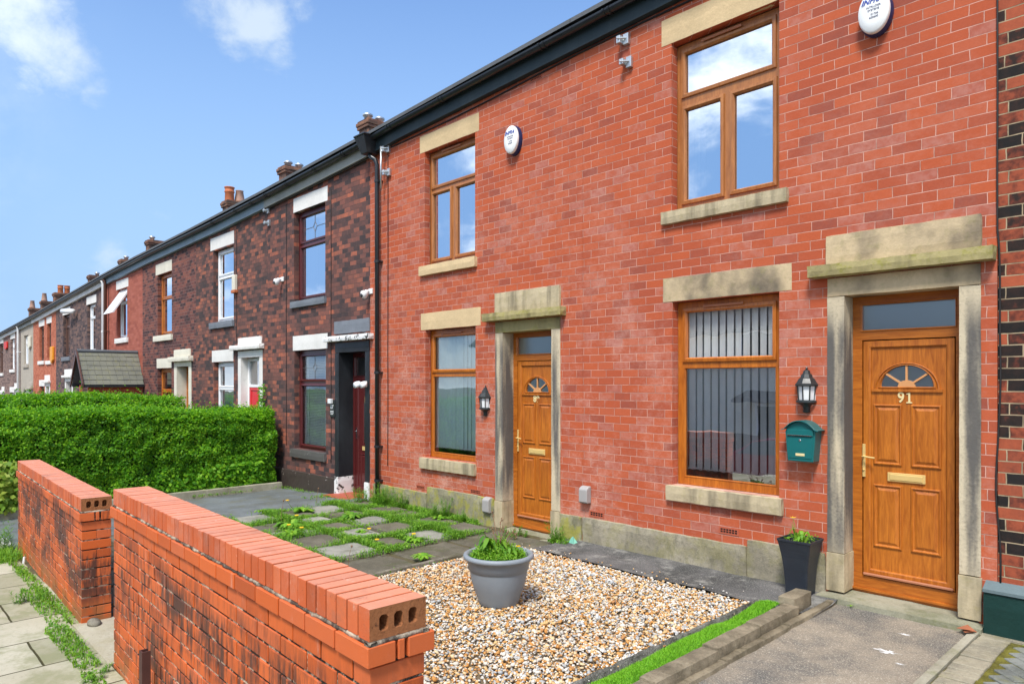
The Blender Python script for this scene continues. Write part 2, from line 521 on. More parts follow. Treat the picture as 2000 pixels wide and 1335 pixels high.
M['grey_paint'] = stone_mat('blue_grey_masonry_paint', (.20, .22, .25), (.07, .08, .09), .4, lo=.5, hi=.7, grain=.6)
M['black_paint'] = stone_mat('black_gloss_masonry_paint', (.022, .024, .028), (.06, .065, .07), .5, rough=.38, grain=.5)
M['render_beige'] = stone_mat('beige_roughcast', (.45, .40, .33), (.30, .26, .2), .4)
M['render_cream'] = stone_mat('cream_render', (.90, .83, .64), (.75, .68, .52), .3)
M['oak'] = wood_mat('golden_oak_foil', (.27, .064, .006), (.58, .185, .018))
M['oak_h'] = wood_mat('golden_oak_foil_rail', (.27, .064, .006), (.57, .18, .018), axis='x')
M['oak_shaded'] = wood_mat('shaded_oak_foil', (.25, .085, .02), (.46, .18, .05))  # darker oak for upstairs frames, their shade put into the colour
M['oak_shaded_h'] = wood_mat('shaded_oak_foil_rail', (.20, .07, .022), (.36, .15, .055), axis='x')
M['oak_pale'] = plain('pale_oak_moulding', (.62, .30, .12), .45)
M['trim_pink'] = plain('copper_brown_trim', (.42, .17, .09), .4)
M['rosewood'] = plain('rosewood_foil', (.085, .014, .014), .3, spec=.5)
M['red_door'] = plain('bright_red_door_foil', (.62, .02, .03), .3)
M['upvc_white'] = plain('white_upvc', (.82, .83, .84), .3, var=.02)
M['brown_frame'] = plain('brown_frame_paint', (.10, .045, .03), .4)
M['black_plastic'] = plain('black_gutter_plastic', (.018, .022, .026), .3, spec=.5, var=.2)
M['black_matt'] = plain('black_cast_metal', (.022, .026, .026), .42, spec=.5, var=.15)
M['fascia_dark'] = stone_mat('dark_slate_painted_fascia', (.03, .048, .058), (.10, .12, .12), .35, rough=.5, grain=.4)
M['fascia_grey'] = stone_mat('weathered_grey_fascia', (.34, .35, .32), (.12, .13, .12), .5, rough=.6, grain=.4)
M['fascia_blue'] = stone_mat('pale_blue_fascia', (.24, .32, .38), (.12, .14, .15), .4, rough=.6, grain=.4)
M['fascia_white'] = stone_mat('white_fascia', (.72, .72, .70), (.4, .4, .38), .4, rough=.6, grain=.4)
M['brass'] = plain('polished_brass', (.86, .62, .24), .35, metal=.35, var=.05)
M['brass_pale'] = plain('pale_brass_numeral', (.90, .74, .38), .35, metal=.2, var=.03)
M['chrome'] = plain('bright_steel', (.75, .76, .78), .2, metal=1.0)
M['galv'] = plain('galvanised_steel', (.55, .58, .60), .38, metal=.8, var=.15)
M['room'] = plain('dim_room_plaster', (.42, .43, .42), .9)
M['room_dark'] = plain('dark_room', (.05, .055, .06), .9)
M['fabric_white'] = plain('white_curtain', (.74, .78, .80), .9, var=.04)
M['blind_teal'] = plain('pale_teal_blind', (.72, .86, .83), .85, var=.04)
M['blind_grey'] = plain('grey_blind', (.86, .87, .86), .85, var=.05)
M['glass'] = glass_mat('window_glass', .5, wav=.004)
M['glass_sky'] = glass_mat('upper_window_glass', .74, (.93, .97, 1.0), wav=.002)
M['glass_low'] = glass_mat('lower_window_glass', .33, (1, 1, 1), through=(.98, 1, 1), wav=.006)
M['glass_blind'] = glass_mat('maroon_window_glass', .16, wav=.004)
M['glass_frost'] = glass_mat('frosted_glass', .55, (.62, .74, .78), .28, (.5, .6, .62))
M['lead'] = plain('lead_came', (.20, .20, .21), .5, metal=.5)
M['slate'] = stone_mat('roof_slate', (.13, .14, .15), (.06, .065, .07), .4, grain=.5)
M['terracotta'] = plain('terracotta', (.50, .15, .06), .7, var=.12)
M['pot_buff'] = plain('buff_clay', (.42, .25, .18), .8, var=.15)
M['air_brick'] = plain('terracotta_air_brick', (.42, .10, .05), .8, var=.1)
M['void'] = plain('dark_void', (.012, .01, .01), .9)
M['alarm_white'] = plain('white_alarm_plastic', (.84, .85, .83), .32, var=.01)
M['navy'] = plain('navy_plastic', (.012, .028, .10), .35, var=.08)
M['blue_ink'] = plain('blue_lettering', (.05, .09, .38), .5)
M['dark_ink'] = plain('dark_lettering', (.05, .05, .12), .5)
M['teal'] = plain('teal_powder_coat', (.006, .125, .125), .36, var=.05, spec=.5, bump=.0004, scale=12)
M['lamp_glass'] = plain('opal_lamp_glass', (.78, .80, .80), .25, var=.03)
M['bulb'] = plain('bulb_plastic', (.85, .82, .66), .4)
M['grey_plastic'] = plain('grey_vent_plastic', (.36, .345, .33), .55, var=.06)
M['pot_grey'] = plain('grey_plastic_pot', (.235, .265, .29), .48, var=.05, bump=.0006, scale=10)
M['planter_black'] = plain('slate_black_planter', (.022, .028, .038), .4, var=.2, bump=.0005)
M['soil'] = stone_mat('dark_soil', (.06, .045, .03), (.02, .015, .01), .5, grain=2)
M['white_plastic'] = plain('white_plastic', (.82, .83, .83), .35, var=.03)
M['green_paint'] = stone_mat('dark_green_masonry_paint', (.012, .042, .036), (.02, .09, .07), .35, rough=.4, grain=.7)
M['green_ledge'] = stone_mat('grey_green_ledge_paint', (.14, .19, .20), (.06, .09, .09), .3, rough=.6, grain=.5)
M['steel_post'] = plain('rust_brown_post', (.075, .03, .024), .6, var=.2, bump=.001)
M['red_step'] = plain('red_tile_paint', (.40, .085, .04), .5, var=.2, bump=.001)
M['cable'] = plain('black_cable', (.02, .018, .018), .6)

# weathered cement plinth
def plinth_mat(name, base, dark, moss, ma):
    m, n = newmat(name)
    p = n.pos(); x, y, z = n.sep(p)
    a = n.noise(p, 2.4, 6, .7); b = n.noise(p, 30, 5, .75); c2 = n.noise(n.scale(p, 1, 1, .4), 6, 5, .7)
    c = n.mix(n.step(a, .35, .65), base, tuple(q * .68 for q in base))
    c = n.mix(n.step(b, .45, .7, 0, .55), c, dark)
    c = n.mix(n.step(c2, .5, .68, 0, .6), c, dark)
    mk = n.math('MULTIPLY', n.step(n.noise(p, 4.5, 5, .7), .44, .62, 0, ma), 1.0)
    c = n.mix(mk, c, moss)
    n.out(n.pbr(c, .92, n.bump(n.math('ADD', b, a), .01, .8), spec=.15))
    return m
M['plinth'] = plinth_mat('cement_plinth', (.38, .34, .25), (.15, .14, .10), (.26, .24, .06), .3)
M['plinth89'] = plinth_mat('mossy_cement_plinth', (.36, .33, .22), (.13, .13, .08), (.34, .32, .05), .75)
def peel_mat(name, paint, under, lo=.52, hi=.56, sc_=5.5, rough=.5):
    m, n = newmat(name)
    p = n.pos()
    a = n.noise(p, sc_, 7, .75, .3)
    c = n.mix(n.step(a, lo, hi), paint, under)
    n.out(n.pbr(c, rough, n.bump(n.math('SUBTRACT', 1.0, n.step(a, lo, hi)), .004, .8), spec=.4))
    return m
M['plinth87'] = peel_mat('peeling_brown_plinth_paint', (.055, .042, .036), (.62, .56, .50), .63, .66)
M['peel_white'] = peel_mat('peeling_white_paint', (.78, .78, .76), (.05, .045, .04), .56, .585, 7)
M['peel_grey'] = peel_mat('peeling_grey_sill_paint', (.10, .095, .09), (.55, .52, .48), .62, .66, 8)

# jambs streaked black through the middle of their height
def jamb_mat(name, x_dark):
    m, n = newmat(name)
    p = n.pos(); x, y, z = n.sep(p)
    st = n.noise(n.scale(p, 2.4, 2.4, .22), 3.0, 3, .5, .1)
    fine = n.noise(p, 45, 5, .7)
    c = n.mix(n.noise(p, 4, 4), (.50, .42, .29), (.68, .58, .40))
    band = n.math('MULTIPLY', n.step(z, 2.75, 2.3), n.step(z, .1, .7))
    k = n.math('MULTIPLY', n.step(n.math('ADD', st, n.math('MULTIPLY', n.math('SUBTRACT', fine, .5), .12)), x_dark, x_dark + .26), band)
    c = n.mix(n.math('MULTIPLY', k, .88), c, (.060, .062, .070))
    c = n.mix(n.step(fine, .5, .75, 0, .35), c, (.12, .10, .07))
    n.out(n.pbr(c, .85, n.bump(n.math('ADD', fine, n.noise(p, 10, 4)), .005, .8), spec=.25))
    return m
M['jamb_l'] = jamb_mat('blackened_sandstone_jamb', .27)
M['jamb_r'] = jamb_mat('streaked_sandstone_jamb', .40)

# orange engineering brick of the garden walls
def wallbrick_mat():
    m, n = newmat('orange_smooth_brick')
    p = n.pos(); x, y, z = n.sep(p); r = n.island()
    c = n.ramp(n.math('ADD', r, n.math('MULTIPLY', n.math('SUBTRACT', n.noise(p, 9, 3), .5), .3)),
               [(0.0, (.44, .085, .020)), (.35, (.56, .108, .022)), (.7, (.64, .130, .028)), (1.0, (.56, .125, .040))])
    c = n.mix(n.step(n.noise(p, 70, 4, .7), .55, .8, 0, .3), c, (.62, .22, .12))
    run = n.noise(n.scale(p, 4.5, 4.5, .6), 5.0, 6, .75, .2)
    big = n.noise(n.scale(p, 1, 1, 2.0), 1.6, 3, .6)
    band = n.math('MULTIPLY', n.step(z, 1.08, .80), n.step(z, .08, .30))
    k = n.math('MULTIPLY', n.step(n.math('ADD', n.math('MULTIPLY', run, .6), n.math('MULTIPLY', big, .5)), .495, .63), band)
    c = n.mix(n.math('MULTIPLY', k, .88), c, (.03, .024, .022))
    chalk = n.noise(n.scale(p, 4, 4, .8), 4.0, 5, .7)
    c = n.mix(n.step(chalk, .60, .75, 0, .35), c, (.70, .42, .34))
    low = n.math('MULTIPLY', n.step(z, .26, .08), n.step(n.noise(p, 6, 4), .35, .6, 0, .6))
    c = n.mix(low, c, (.16, .12, .05))
    n.out(n.pbr(c, .55, n.bump(n.noise(p, 90, 4, .7), .0012, .6), spec=.3))
    return m
M['wallbrick'] = wallbrick_mat()
def capbrick_mat():
    m, n = newmat('orange_cap_brick')
    p = n.pos(); r = n.island()
    c = n.ramp(n.math('ADD', r, n.math('MULTIPLY', n.math('SUBTRACT', n.noise(p, 12, 3), .5), .35)),
               [(0.0, (.42, .085, .025)), (.5, (.55, .110, .030)), (1.0, (.62, .145, .048))])
    c = n.mix(n.step(n.noise(p, 5, 5, .7), .45, .75, 0, .35), c, (.62, .33, .25))
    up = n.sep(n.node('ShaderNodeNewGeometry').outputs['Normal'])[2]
    c = n.mix(n.step(up, .6, .95, 0, .50), c, (.74, .38, .25))  # sky glare painted into the colour of the upward faces
    c = n.mix(n.step(n.noise(p, 55, 4, .7), .62, .74, 0, .7), c, (.14, .05, .035))
    c = n.mix(n.step(n.noise(p, 3.1, 6, .75), .50, .70, 0, .45), c, (.26, .13, .09))
    c = n.mix(n.step(n.noise(n.scale(p, 1, 1, .5), 17, 5, .75), .60, .72, 0, .5), c, (.70, .52, .42))
    n.out(n.pbr(c, .6, n.bump(n.noise(p, 90, 4, .7), .002, .8), spec=.4))
    return m
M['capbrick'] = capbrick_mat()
def rough_end():
    m, n = newmat('rough_fired_brick_end')
    p = n.pos()
    c = n.mix(n.noise(p, 25, 5, .75), (.20, .07, .025), (.46, .19, .08))
    c = n.mix(n.step(n.noise(p, 60, 5, .8), .55, .7), c, (.08, .035, .02))
    n.out(n.pbr(c, .9, n.bump(n.noise(p, 50, 6, .8), .006, 1.0), spec=.15))
    return m
M['brick_end'] = rough_end()
def mortar_mat(name, a, b, lo, hi, sc_=22):
    m, n = newmat(name)
    p = n.pos()
    c = n.mix(n.step(n.noise(p, sc_, 5, .75), lo, hi), a, b)
    n.out(n.pbr(c, .95, n.bump(n.noise(p, 60, 5, .8), .006, 1.0), spec=.1))
    return m
M['mortar_dark'] = mortar_mat('dark_garden_wall_mortar', (.045, .035, .028), (.62, .48, .34), .49, .60, 9)
M['mortar_black'] = plain('black_coping_joint', (.018, .013, .011), .95, var=.3)  # near-black colour for the joints between coping bricks
M['mortar_cap'] = mortar_mat('lumpy_pale_mortar', (.09, .07, .055), (.55, .46, .34), .40, .62, 7)

# ground materials
def conc_mat(name, base, dark, light, rough=.92, speck=.5, big=1.2, moss=None, ma=0.0, bd=.005):
    m, n = newmat(name)
    p = n.pos()
    a = n.noise(p, big, 6, .7); f = n.noise(p, 85, 3, .85); g = n.noise(p, 45, 5, .8)
    c = n.mix(n.step(a, .36, .64), base, dark)
    c = n.mix(n.step(f, .52, .66, 0, speck), c, light)
    c = n.mix(n.step(g, .52, .7, 0, .45), c, tuple(q * .5 for q in dark))
    if moss is not None:
        c = n.mix(n.step(n.noise(p, 3.1, 6, .75), .50, .66, 0, ma), c, moss)
    n.out(n.pbr(c, rough, n.bump(n.math('ADD', f, n.math('MULTIPLY', g, 1.5)), bd, .8), spec=.2))
    return m
M['path'] = conc_mat('speckled_tarmac_path', (.33, .275, .205), (.125, .12, .11), (.60, .54, .43), speck=.85, big=1.0, bd=.008)
M['strip'] = conc_mat('dark_mossy_concrete', (.13, .125, .12), (.055, .055, .052), (.42, .40, .36), speck=.5, big=1.6, moss=(.36, .35, .31), ma=.55)
M['drive'] = conc_mat('blue_grey_tarmac_drive', (.17, .19, .195), (.11, .12, .115), (.32, .33, .3), speck=.3, moss=(.14, .13, .05), ma=.4)
M['edge'] = conc_mat('rough_concrete_edging', (.30, .27, .21), (.12, .11, .085), (.45, .40, .3), speck=.3, big=3, moss=(.10, .09, .03), ma=.4, bd=.012)
M['edge_stone'] = conc_mat('worn_edging_stone', (.38, .315, .215), (.20, .165, .11), (.42, .35, .24), speck=.3, big=3.5, moss=(.06, .055, .025), ma=.5, bd=.012)
M['kerb'] = conc_mat('concrete_kerb', (.42, .39, .30), (.27, .25, .18), (.5, .45, .35), speck=.2, moss=(.16, .17, .06), ma=.5)
M['slab'] = conc_mat('grey_paving_slab', (.34, .33, .28), (.20, .20, .165), (.45, .43, .36), speck=.3, big=1.4, moss=(.13, .13, .085), ma=.5)
M['slab_dark'] = conc_mat('grimy_paving_slab', (.17, .155, .115), (.10, .09, .065), (.3, .28, .2), speck=.3, big=1.8, moss=(.08, .09, .03), ma=.5)
M['setts'] = conc_mat('weathered_block_paver', (.36, .32, .23), (.22, .20, .15), (.48, .43, .33), speck=.4, big=3, moss=(.20, .17, .05), ma=.3)
M['setts_grey'] = conc_mat('blue_grey_block_paver', (.25, .26, .235), (.13, .14, .125), (.35, .34, .3), speck=.3, big=3, moss=(.20, .19, .05), ma=.4)
M['moss'] = conc_mat('moss_joint', (.22, .20, .035), (.09, .08, .02), (.34, .33, .08), speck=.5, big=6, bd=.012)
M['step'] = conc_mat('stone_threshold', (.36, .34, .25), (.20, .20, .13), (.44, .42, .33), speck=.3, big=2.2, moss=(.17, .18, .07), ma=.5)
M['ground'] = conc_mat('bare_ground', (.14, .12, .085), (.09, .08, .055), (.25, .22, .16), speck=.4, big=.8, moss=(.08, .10, .03), ma=.5)
M['asphalt'] = conc_mat('road_asphalt', (.06, .06, .062), (.045, .045, .047), (.13, .13, .125), speck=.4)
def flag_mat():
    m, n = newmat('york_stone_flags')
    p = n.pos(); x, y, z = n.sep(p)
    u = n.math('ADD', x, n.math('MULTIPLY', n.math('SUBTRACT', n.noise(p, 3, 2), .5), .03))
    v = n.math('ADD', y, n.math('MULTIPLY', n.math('SUBTRACT', n.noise(p, 3.7, 2), .5), .02))
    b = n.node('ShaderNodeTexBrick'); n.put(b.inputs['Vector'], n.comb(v, u, 0))
    b.inputs['Color1'].default_value = (0, 0, 0, 1); b.inputs['Color2'].default_value = (1, 1, 1, 1)
    b.inputs['Scale'].default_value = 1; b.inputs['Mortar Size'].default_value = .008; b.inputs['Mortar Smooth'].default_value = .3
    b.inputs['Brick Width'].default_value = .66; b.inputs['Row Height'].default_value = .62
    rv = n.sep(b.outputs['Color'])[0]
    g = n.noise(p, 40, 5, .8)
    c = n.ramp(n.math('ADD', n.math('MULTIPLY', rv, .5), n.math('MULTIPLY', n.noise(p, 1.7, 5, .7), .5)), [(.2, (.30, .28, .19)), (.5, (.40, .37, .27)), (.8, (.50, .47, .36))])
    c = n.mix(n.step(g, .5, .7, 0, .4), c, (.20, .19, .12))
    c = n.mix(n.step(n.noise(p, 2.4, 5, .7), .44, .64, 0, .65), c, (.20, .21, .10))
    c = n.mix(b.outputs['Fac'], c, (.055, .05, .02))
    h = n.math('ADD', n.math('MULTIPLY', n.math('SUBTRACT', 1.0, b.outputs['Fac']), 2.0), n.math('MULTIPLY', g, .5))
    n.out(n.pbr(c, .9, n.bump(h, .006, .8), spec=.2))
    return m
M['flags'] = flag_mat()
def gravel_mat():
    m, n = newmat('mixed_garden_gravel')
    r = n.island(); p = n.pos()
    c = n.ramp(r, [(0, (.42, .44, .45)), (.12, (.60, .60, .57)), (.22, (.78, .75, .68)), (.34, (.66, .44, .20)), (.50, (.70, .55, .34)), (.62, (.56, .29, .09)), (.78, (.74, .70, .62)), (.88, (.48, .49, .49)), (.94, (.46, .24, .10))], 'CONSTANT')
    c = n.mix(n.step(n.noise(p, 60, 4, .7), .4, .7, 0, .4), c, n.mix(1.0, c, (.62, .55, .45), 'MULTIPLY'))
    c = n.mix(n.step(n.noise(p, .8, 3, .6), .40, .62, 0, .45), c, n.mix(1.0, c, (1.0, .74, .42), 'MULTIPLY'))
    n.out(n.pbr(c, .75, spec=.25))
    return m
M['gravel'] = gravel_mat()
M['gravel_bed'] = stone_mat('gravel_bed_sand', (.20, .15, .09), (.08, .06, .04), .5, grain=2)
M['hedge'] = leaf_mat('privet_leaf', (.04, .15, .010), (.12, .36, .016), (.36, .64, .03), .5, nscale=1.8)
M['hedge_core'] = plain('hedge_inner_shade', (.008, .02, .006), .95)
M['weed'] = leaf_mat('weed_leaf', (.09, .24, .02), (.19, .42, .03), (.36, .56, .06), .35, nscale=5)
M['weed_dark'] = leaf_mat('horsetail_leaf', (.055, .17, .018), (.12, .30, .025), (.24, .43, .045), .35, nscale=5)
M['yellow_leaf'] = leaf_mat('yellow_green_leaf', (.10, .22, .015), (.20, .34, .03), (.42, .46, .08), .4)
M['turf'] = leaf_mat('artificial_grass_fibre', (.12, .34, .012), (.20, .50, .02), (.32, .62, .05), .35, nscale=8)
M['turf_base'] = plain('artificial_turf_backing', (.05, .17, .012), .8, var=.2)
M['flower'] = plain('yellow_petal', (.85, .50, .01), .6)
M['stem'] = plain('dry_stem', (.22, .13, .07), .8, var=.2)
M['car_red'] = plain('red_car_paint', (.42, .01, .025), .15, var=.01, coat=.8)
M['car_grey'] = plain('grey_car_paint', (.10, .12, .14), .2, var=.01, coat=.8)
M['car_glass'] = plain('dark_car_glass', (.10, .14, .15), .08, var=.02)
M['tyre'] = plain('tyre_rubber', (.02, .02, .02), .8)
M['fence_wood'] = wood_mat('brown_fence_board', (.05, .025, .015), (.12, .06, .03))
M['tile_roof'] = stone_mat('dark_roof_tile', (.06, .05, .048), (.03, .027, .026), .4)
# ------------------------------------------------------------------ the terrace
FY = 6.35                                    # plane of the brick fronts
EP = [(4, 6.42), (0, 6.27), (-4.7, 6.10), (-6.6, 6.03), (-9.3, 5.925), (-10.0, 5.86), (-13.4, 5.72), (-16.9, 5.60), (-21.4, 5.50), (-25.2, 5.37), (-30, 5.16), (-38, 4.80), (-46.3, 4.48), (-60, 3.98)]
def E(x):                                    # height of the gutter line, falling with the street
    for (a, za), (b, zb) in zip(EP, EP[1:]):
        if b <= x <= a: return za + (zb - za) * (x - a) / (b - a)
    return EP[0][1] if x > 0 else EP[-1][1]
def plate(mb, x0, x1, z0, ztop, holes, y, m=0, rm=None, step=1.2):
    """wall skin facing -Y with rectangular openings; ztop is a number or a function; holes = (xa, xb, za, zb, depth)"""
    zf = ztop if callable(ztop) else (lambda x: ztop)
    rm = m if rm is None else rm
    xs = {x0, x1}
    for h in holes: xs |= {h[0], h[1]}
    k = x0
    while callable(ztop) and k < x1: xs.add(k); k += step
    xs = sorted(xs)
    for a, b in zip(xs, xs[1:]):
        hs = sorted([h for h in holes if h[0] <= a + 1e-6 and h[1] >= b - 1e-6], key=lambda h: h[2])
        z = z0
        for h in hs:
            if h[2] > z + 1e-6: mb.quad((a, y, z), (b, y, z), (b, y, h[2]), (a, y, h[2]), m)
            z = h[3]
        mb.quad((a, y, z), (b, y, z), (b, y, zf(b)), (a, y, zf(a)), m)
    for (xa, xb, za, zb, d) in holes:
        mb.quad((xa, y, za), (xa, y + d, za), (xa, y + d, zb), (xa, y, zb), rm)
        mb.quad((xb, y + d, za), (xb, y, za), (xb, y, zb), (xb, y + d, zb), rm)
        mb.quad((xa, y, zb), (xa, y + d, zb), (xb, y + d, zb), (xb, y, zb), rm)
        mb.quad((xa, y, za), (xb, y, za), (xb, y + d, za), (xa, y + d, za), rm)

def new_house(x0, x1, zg, label):
    h = thing('terraced_house', ((x0 + x1) / 2, FY, zg), label, 'house', 'terraced houses in the row')
    return h
def house_shell(h, x0, x1, zb, holes, mat, rooms=True, strips=()):
    mb = MB()
    plate(mb, x0, x1, zb, lambda x: E(x) - .03, holes, FY)
    g = .004
    yb = 13.2
    mb.quad((x0 + g, FY + .002, zb), (x0 + g, yb, zb), (x0 + g, yb, E(x0) - .03), (x0 + g, FY + .002, E(x0) - .03))
    mb.quad((x1 - g, FY + .002, zb), (x1 - g, yb, zb), (x1 - g, yb, E(x1) - .03), (x1 - g, FY + .002, E(x1) - .03))
    mb.quad((x0 + g, yb, zb), (x1 - g, yb, zb), (x1 - g, yb, E(x1) - .03), (x0 + g, yb, E(x0) - .03))
    w_ = mb.build('wall', mat, h)
    if rooms:
        r = MB()
        for (xa, xb, za, zb_, d) in holes:
            y0, y1 = FY + d + .03, FY + 1.9
            a, b, c, e = xa - .35, xb + .35, za - .25, zb_ + .2
            r.quad((a, y1, c), (b, y1, c), (b, y1, e), (a, y1, e))
            r.quad((a, y0, c), (a, y1, c), (a, y1, e), (a, y0, e))
            r.quad((b, y0, c), (b, y1, c), (b, y1, e), (b, y0, e))
            r.quad((a, y0, e), (a, y1, e), (b, y1, e), (b, y0, e))
            r.quad((a, y0, c), (a, y1, c), (b, y1, c), (b, y0, c))
        r.build('room', M['room'], h)
    # roof
    rf = MB()
    for s_, (ya, yb_, za, zb_) in enumerate([(6.12, 9.8, .05, 2.02), (9.8, 13.5, 2.02, .05)]):
        rf.hexa([(x0 + g, ya, E(x0) + za), (x1 - g, ya, E(x1) + za), (x1 - g, yb_, E(x1) + zb_), (x0 + g, yb_, E(x0) + zb_),
                 (x0 + g, ya, E(x0) + za + .05), (x1 - g, ya, E(x1) + za + .05), (x1 - g, yb_, E(x1) + zb_ + .05), (x0 + g, yb_, E(x0) + zb_ + .05)])
    rf.build('roof', M['slate'], h)
    return w_
def eaves(h, x0, x1, fmat, drop=.19, gmat=None, gr=.058, unions=()):
    f = MB()
    n = max(2, int((x1 - x0) / .7))
    for i in range(n):
        a = x0 + (x1 - x0) * i / n; b = x0 + (x1 - x0) * (i + 1) / n
        f.hexa([(a, 6.265, E(a) - drop), (b, 6.265, E(b) - drop), (b, FY - .002, E(b) - drop), (a, FY - .002, E(a) - drop),
                (a, 6.265, E(a) + .03), (b, 6.265, E(b) + .03), (b, FY - .002, E(b) + .03), (a, FY - .002, E(a) + .03)])
    f.build('fascia', fmat, h)
    g = MB()
    # half-round gutter with a little thickness
    for i in range(n):
        a = x0 + (x1 - x0) * i / n; b = x0 + (x1 - x0) * (i + 1) / n
        k = 9
        def arc(x, r): return [(x, 6.195 + r * math.cos(math.pi + math.pi * j / k), E(x) + .02 + r * math.sin(math.pi + math.pi * j / k)) for j in range(k + 1)]
        A, B_, A2, B2 = arc(a, gr), arc(b, gr), arc(a, gr - .006), arc(b, gr - .006)
        for j in range(k):
            g.quad(A[j], B_[j], B_[j + 1], A[j + 1]); g.quad(A2[j], A2[j + 1], B2[j + 1], B2[j])
        g.quad(A[0], A2[0], B2[0], B_[0]); g.quad(A[k], B_[k], B2[k], A2[k])
    go = g.build('gutter', gmat or M['black_plastic'], h, smooth=True)
    for u in unions:
        c = MB()
        for dx in (-.035, .035):
            c.lathe([(gr - .002, -.012), (gr + .008, -.012), (gr + .008, .012), (gr - .002, .012)], (0, 0, 0), 14, a0=math.pi, a1=2 * math.pi)
            m_ = len(c.v) // (1 if dx < 0 else 2)
        vs = []
        half = len(c.v) // 2
        for i, (a, b, z) in enumerate(c.v):
            dx = -.035 if i < half else .035
            vs.append((u + dx + z, 6.195 + a, E(u) + .02 + b))
        c.v = vs
        c.box(u - .03, u + .03, 6.19, 6.27, E(u) - .01, E(u) + .02)
        c.build('gutter_union', gmat or M['black_plastic'], go)
    return go

def window(h, xa, xb, za, zb, cells, fm, yf=6.455, glass='glass', depth=.055, vent=None, sash_w=.05, sashcells=None, mull=None, deep=.04):
    f = MB()
    holes = [(c[0] - .004, c[1] + .004, c[2] - .004, c[3] + .004, .035) for c in cells]
    plate(f, xa, xb, za, zb, holes, yf)
    fo = f.build('window', fm, h)
    for i, c in enumerate(cells):
        if sashcells is None or i in sashcells:
            s = MB()
            s.ring(c[0] - sash_w, c[1] + sash_w, c[2] - sash_w, c[3] + sash_w, [(0, yf - .001), (.004, yf - .018), (sash_w - .016, yf - .022), (sash_w - .004, yf - .008), (sash_w, yf + .012)])
            s.build('sash', fm, fo)
        else:
            s = MB()
            s.ring(c[0] - .014, c[1] + .014, c[2] - .014, c[3] + .014, [(0, yf - .001), (.004, yf - .006), (.014, yf + .012)])
            s.build('glazing_bead', fm, fo)
        p = MB(); p.quad((c[0] - .003, yf + .022, c[2] - .003), (c[1] + .003, yf + .022, c[2] - .003), (c[1] + .003, yf + .022, c[3] + .003), (c[0] - .003, yf + .022, c[3] + .003))
        p.build('pane', M[glass], fo)
    if vent:
        v = MB()
        v.box(vent[0], vent[1], yf - .04, yf - .02, vent[2] - .011, vent[2] + .011)
        v.box(vent[0] + .01, vent[1] - .01, yf - .046, yf - .04, vent[2] - .002, vent[2] + .008)
        v.build('trickle_vent', M['trim_pink'], fo, bevel=.003)
    return fo
def lintel(h, x0, x1, z0, z1, mat, seed=0, proud=.006, amp=.003):
    b = MB(); b.stone(x0, x1, FY - proud, FY + .11, z0, z1, amp, .1, seed=seed)
    return b.build('lintel', mat, h, smooth=False)
def sill(h, x0, x1, z0, z1, mat, seed=0, proud=.055, amp=.004):
    b = MB(); b.stone(x0, x1, FY - proud, FY + .13, z0, z1, amp, .06, seed=seed, freq=9)
    return b.build('window_sill', mat, h)
def surround(h, xl, xr, jw, zb, zj, zl, hood, block, mats, base=None, depth=.21, proud=.012, seed=0, hoodproud=.12):
    """stone door case: two jambs, lintel, projecting hood, block over it; mats = jambL, jambR, lintel, hood, block, base"""
    for k, (a, b, mt) in enumerate([(xl, xl + jw, mats[0]), (xr - jw, xr, mats[1])]):
        j = MB(); j.stone(a, b, FY - proud, FY + depth, zj, zl[0], .0025, .1, seed=seed + k)
        j.build('door_jamb', mt, h)
        p = MB(); p.stone(a - .006, b + .008, FY - proud - .016, FY + depth, zb, zj, .004, .07, seed=seed + k + 5)
        p.build('jamb_base', mats[5], h)
    l = MB(); l.stone(xl, xr, FY - proud - .002, FY + depth, zl[0], zl[1], .003, .1, seed=seed + 2); l.build('door_lintel', mats[2], h)
    if hood:
        o = MB(); o.stone(hood[0], hood[1], FY - hoodproud, FY + .02, hood[2], hood[3], .006, .05, seed=seed + 3, freq=10); o.build('door_hood', mats[3], h)
    if block:
        b = MB(); b.stone(block[0], block[1], FY - .035, FY + .02, block[2], block[3], .005, .06, seed=seed + 4, freq=8); b.build('hood_block', mats[4], h)

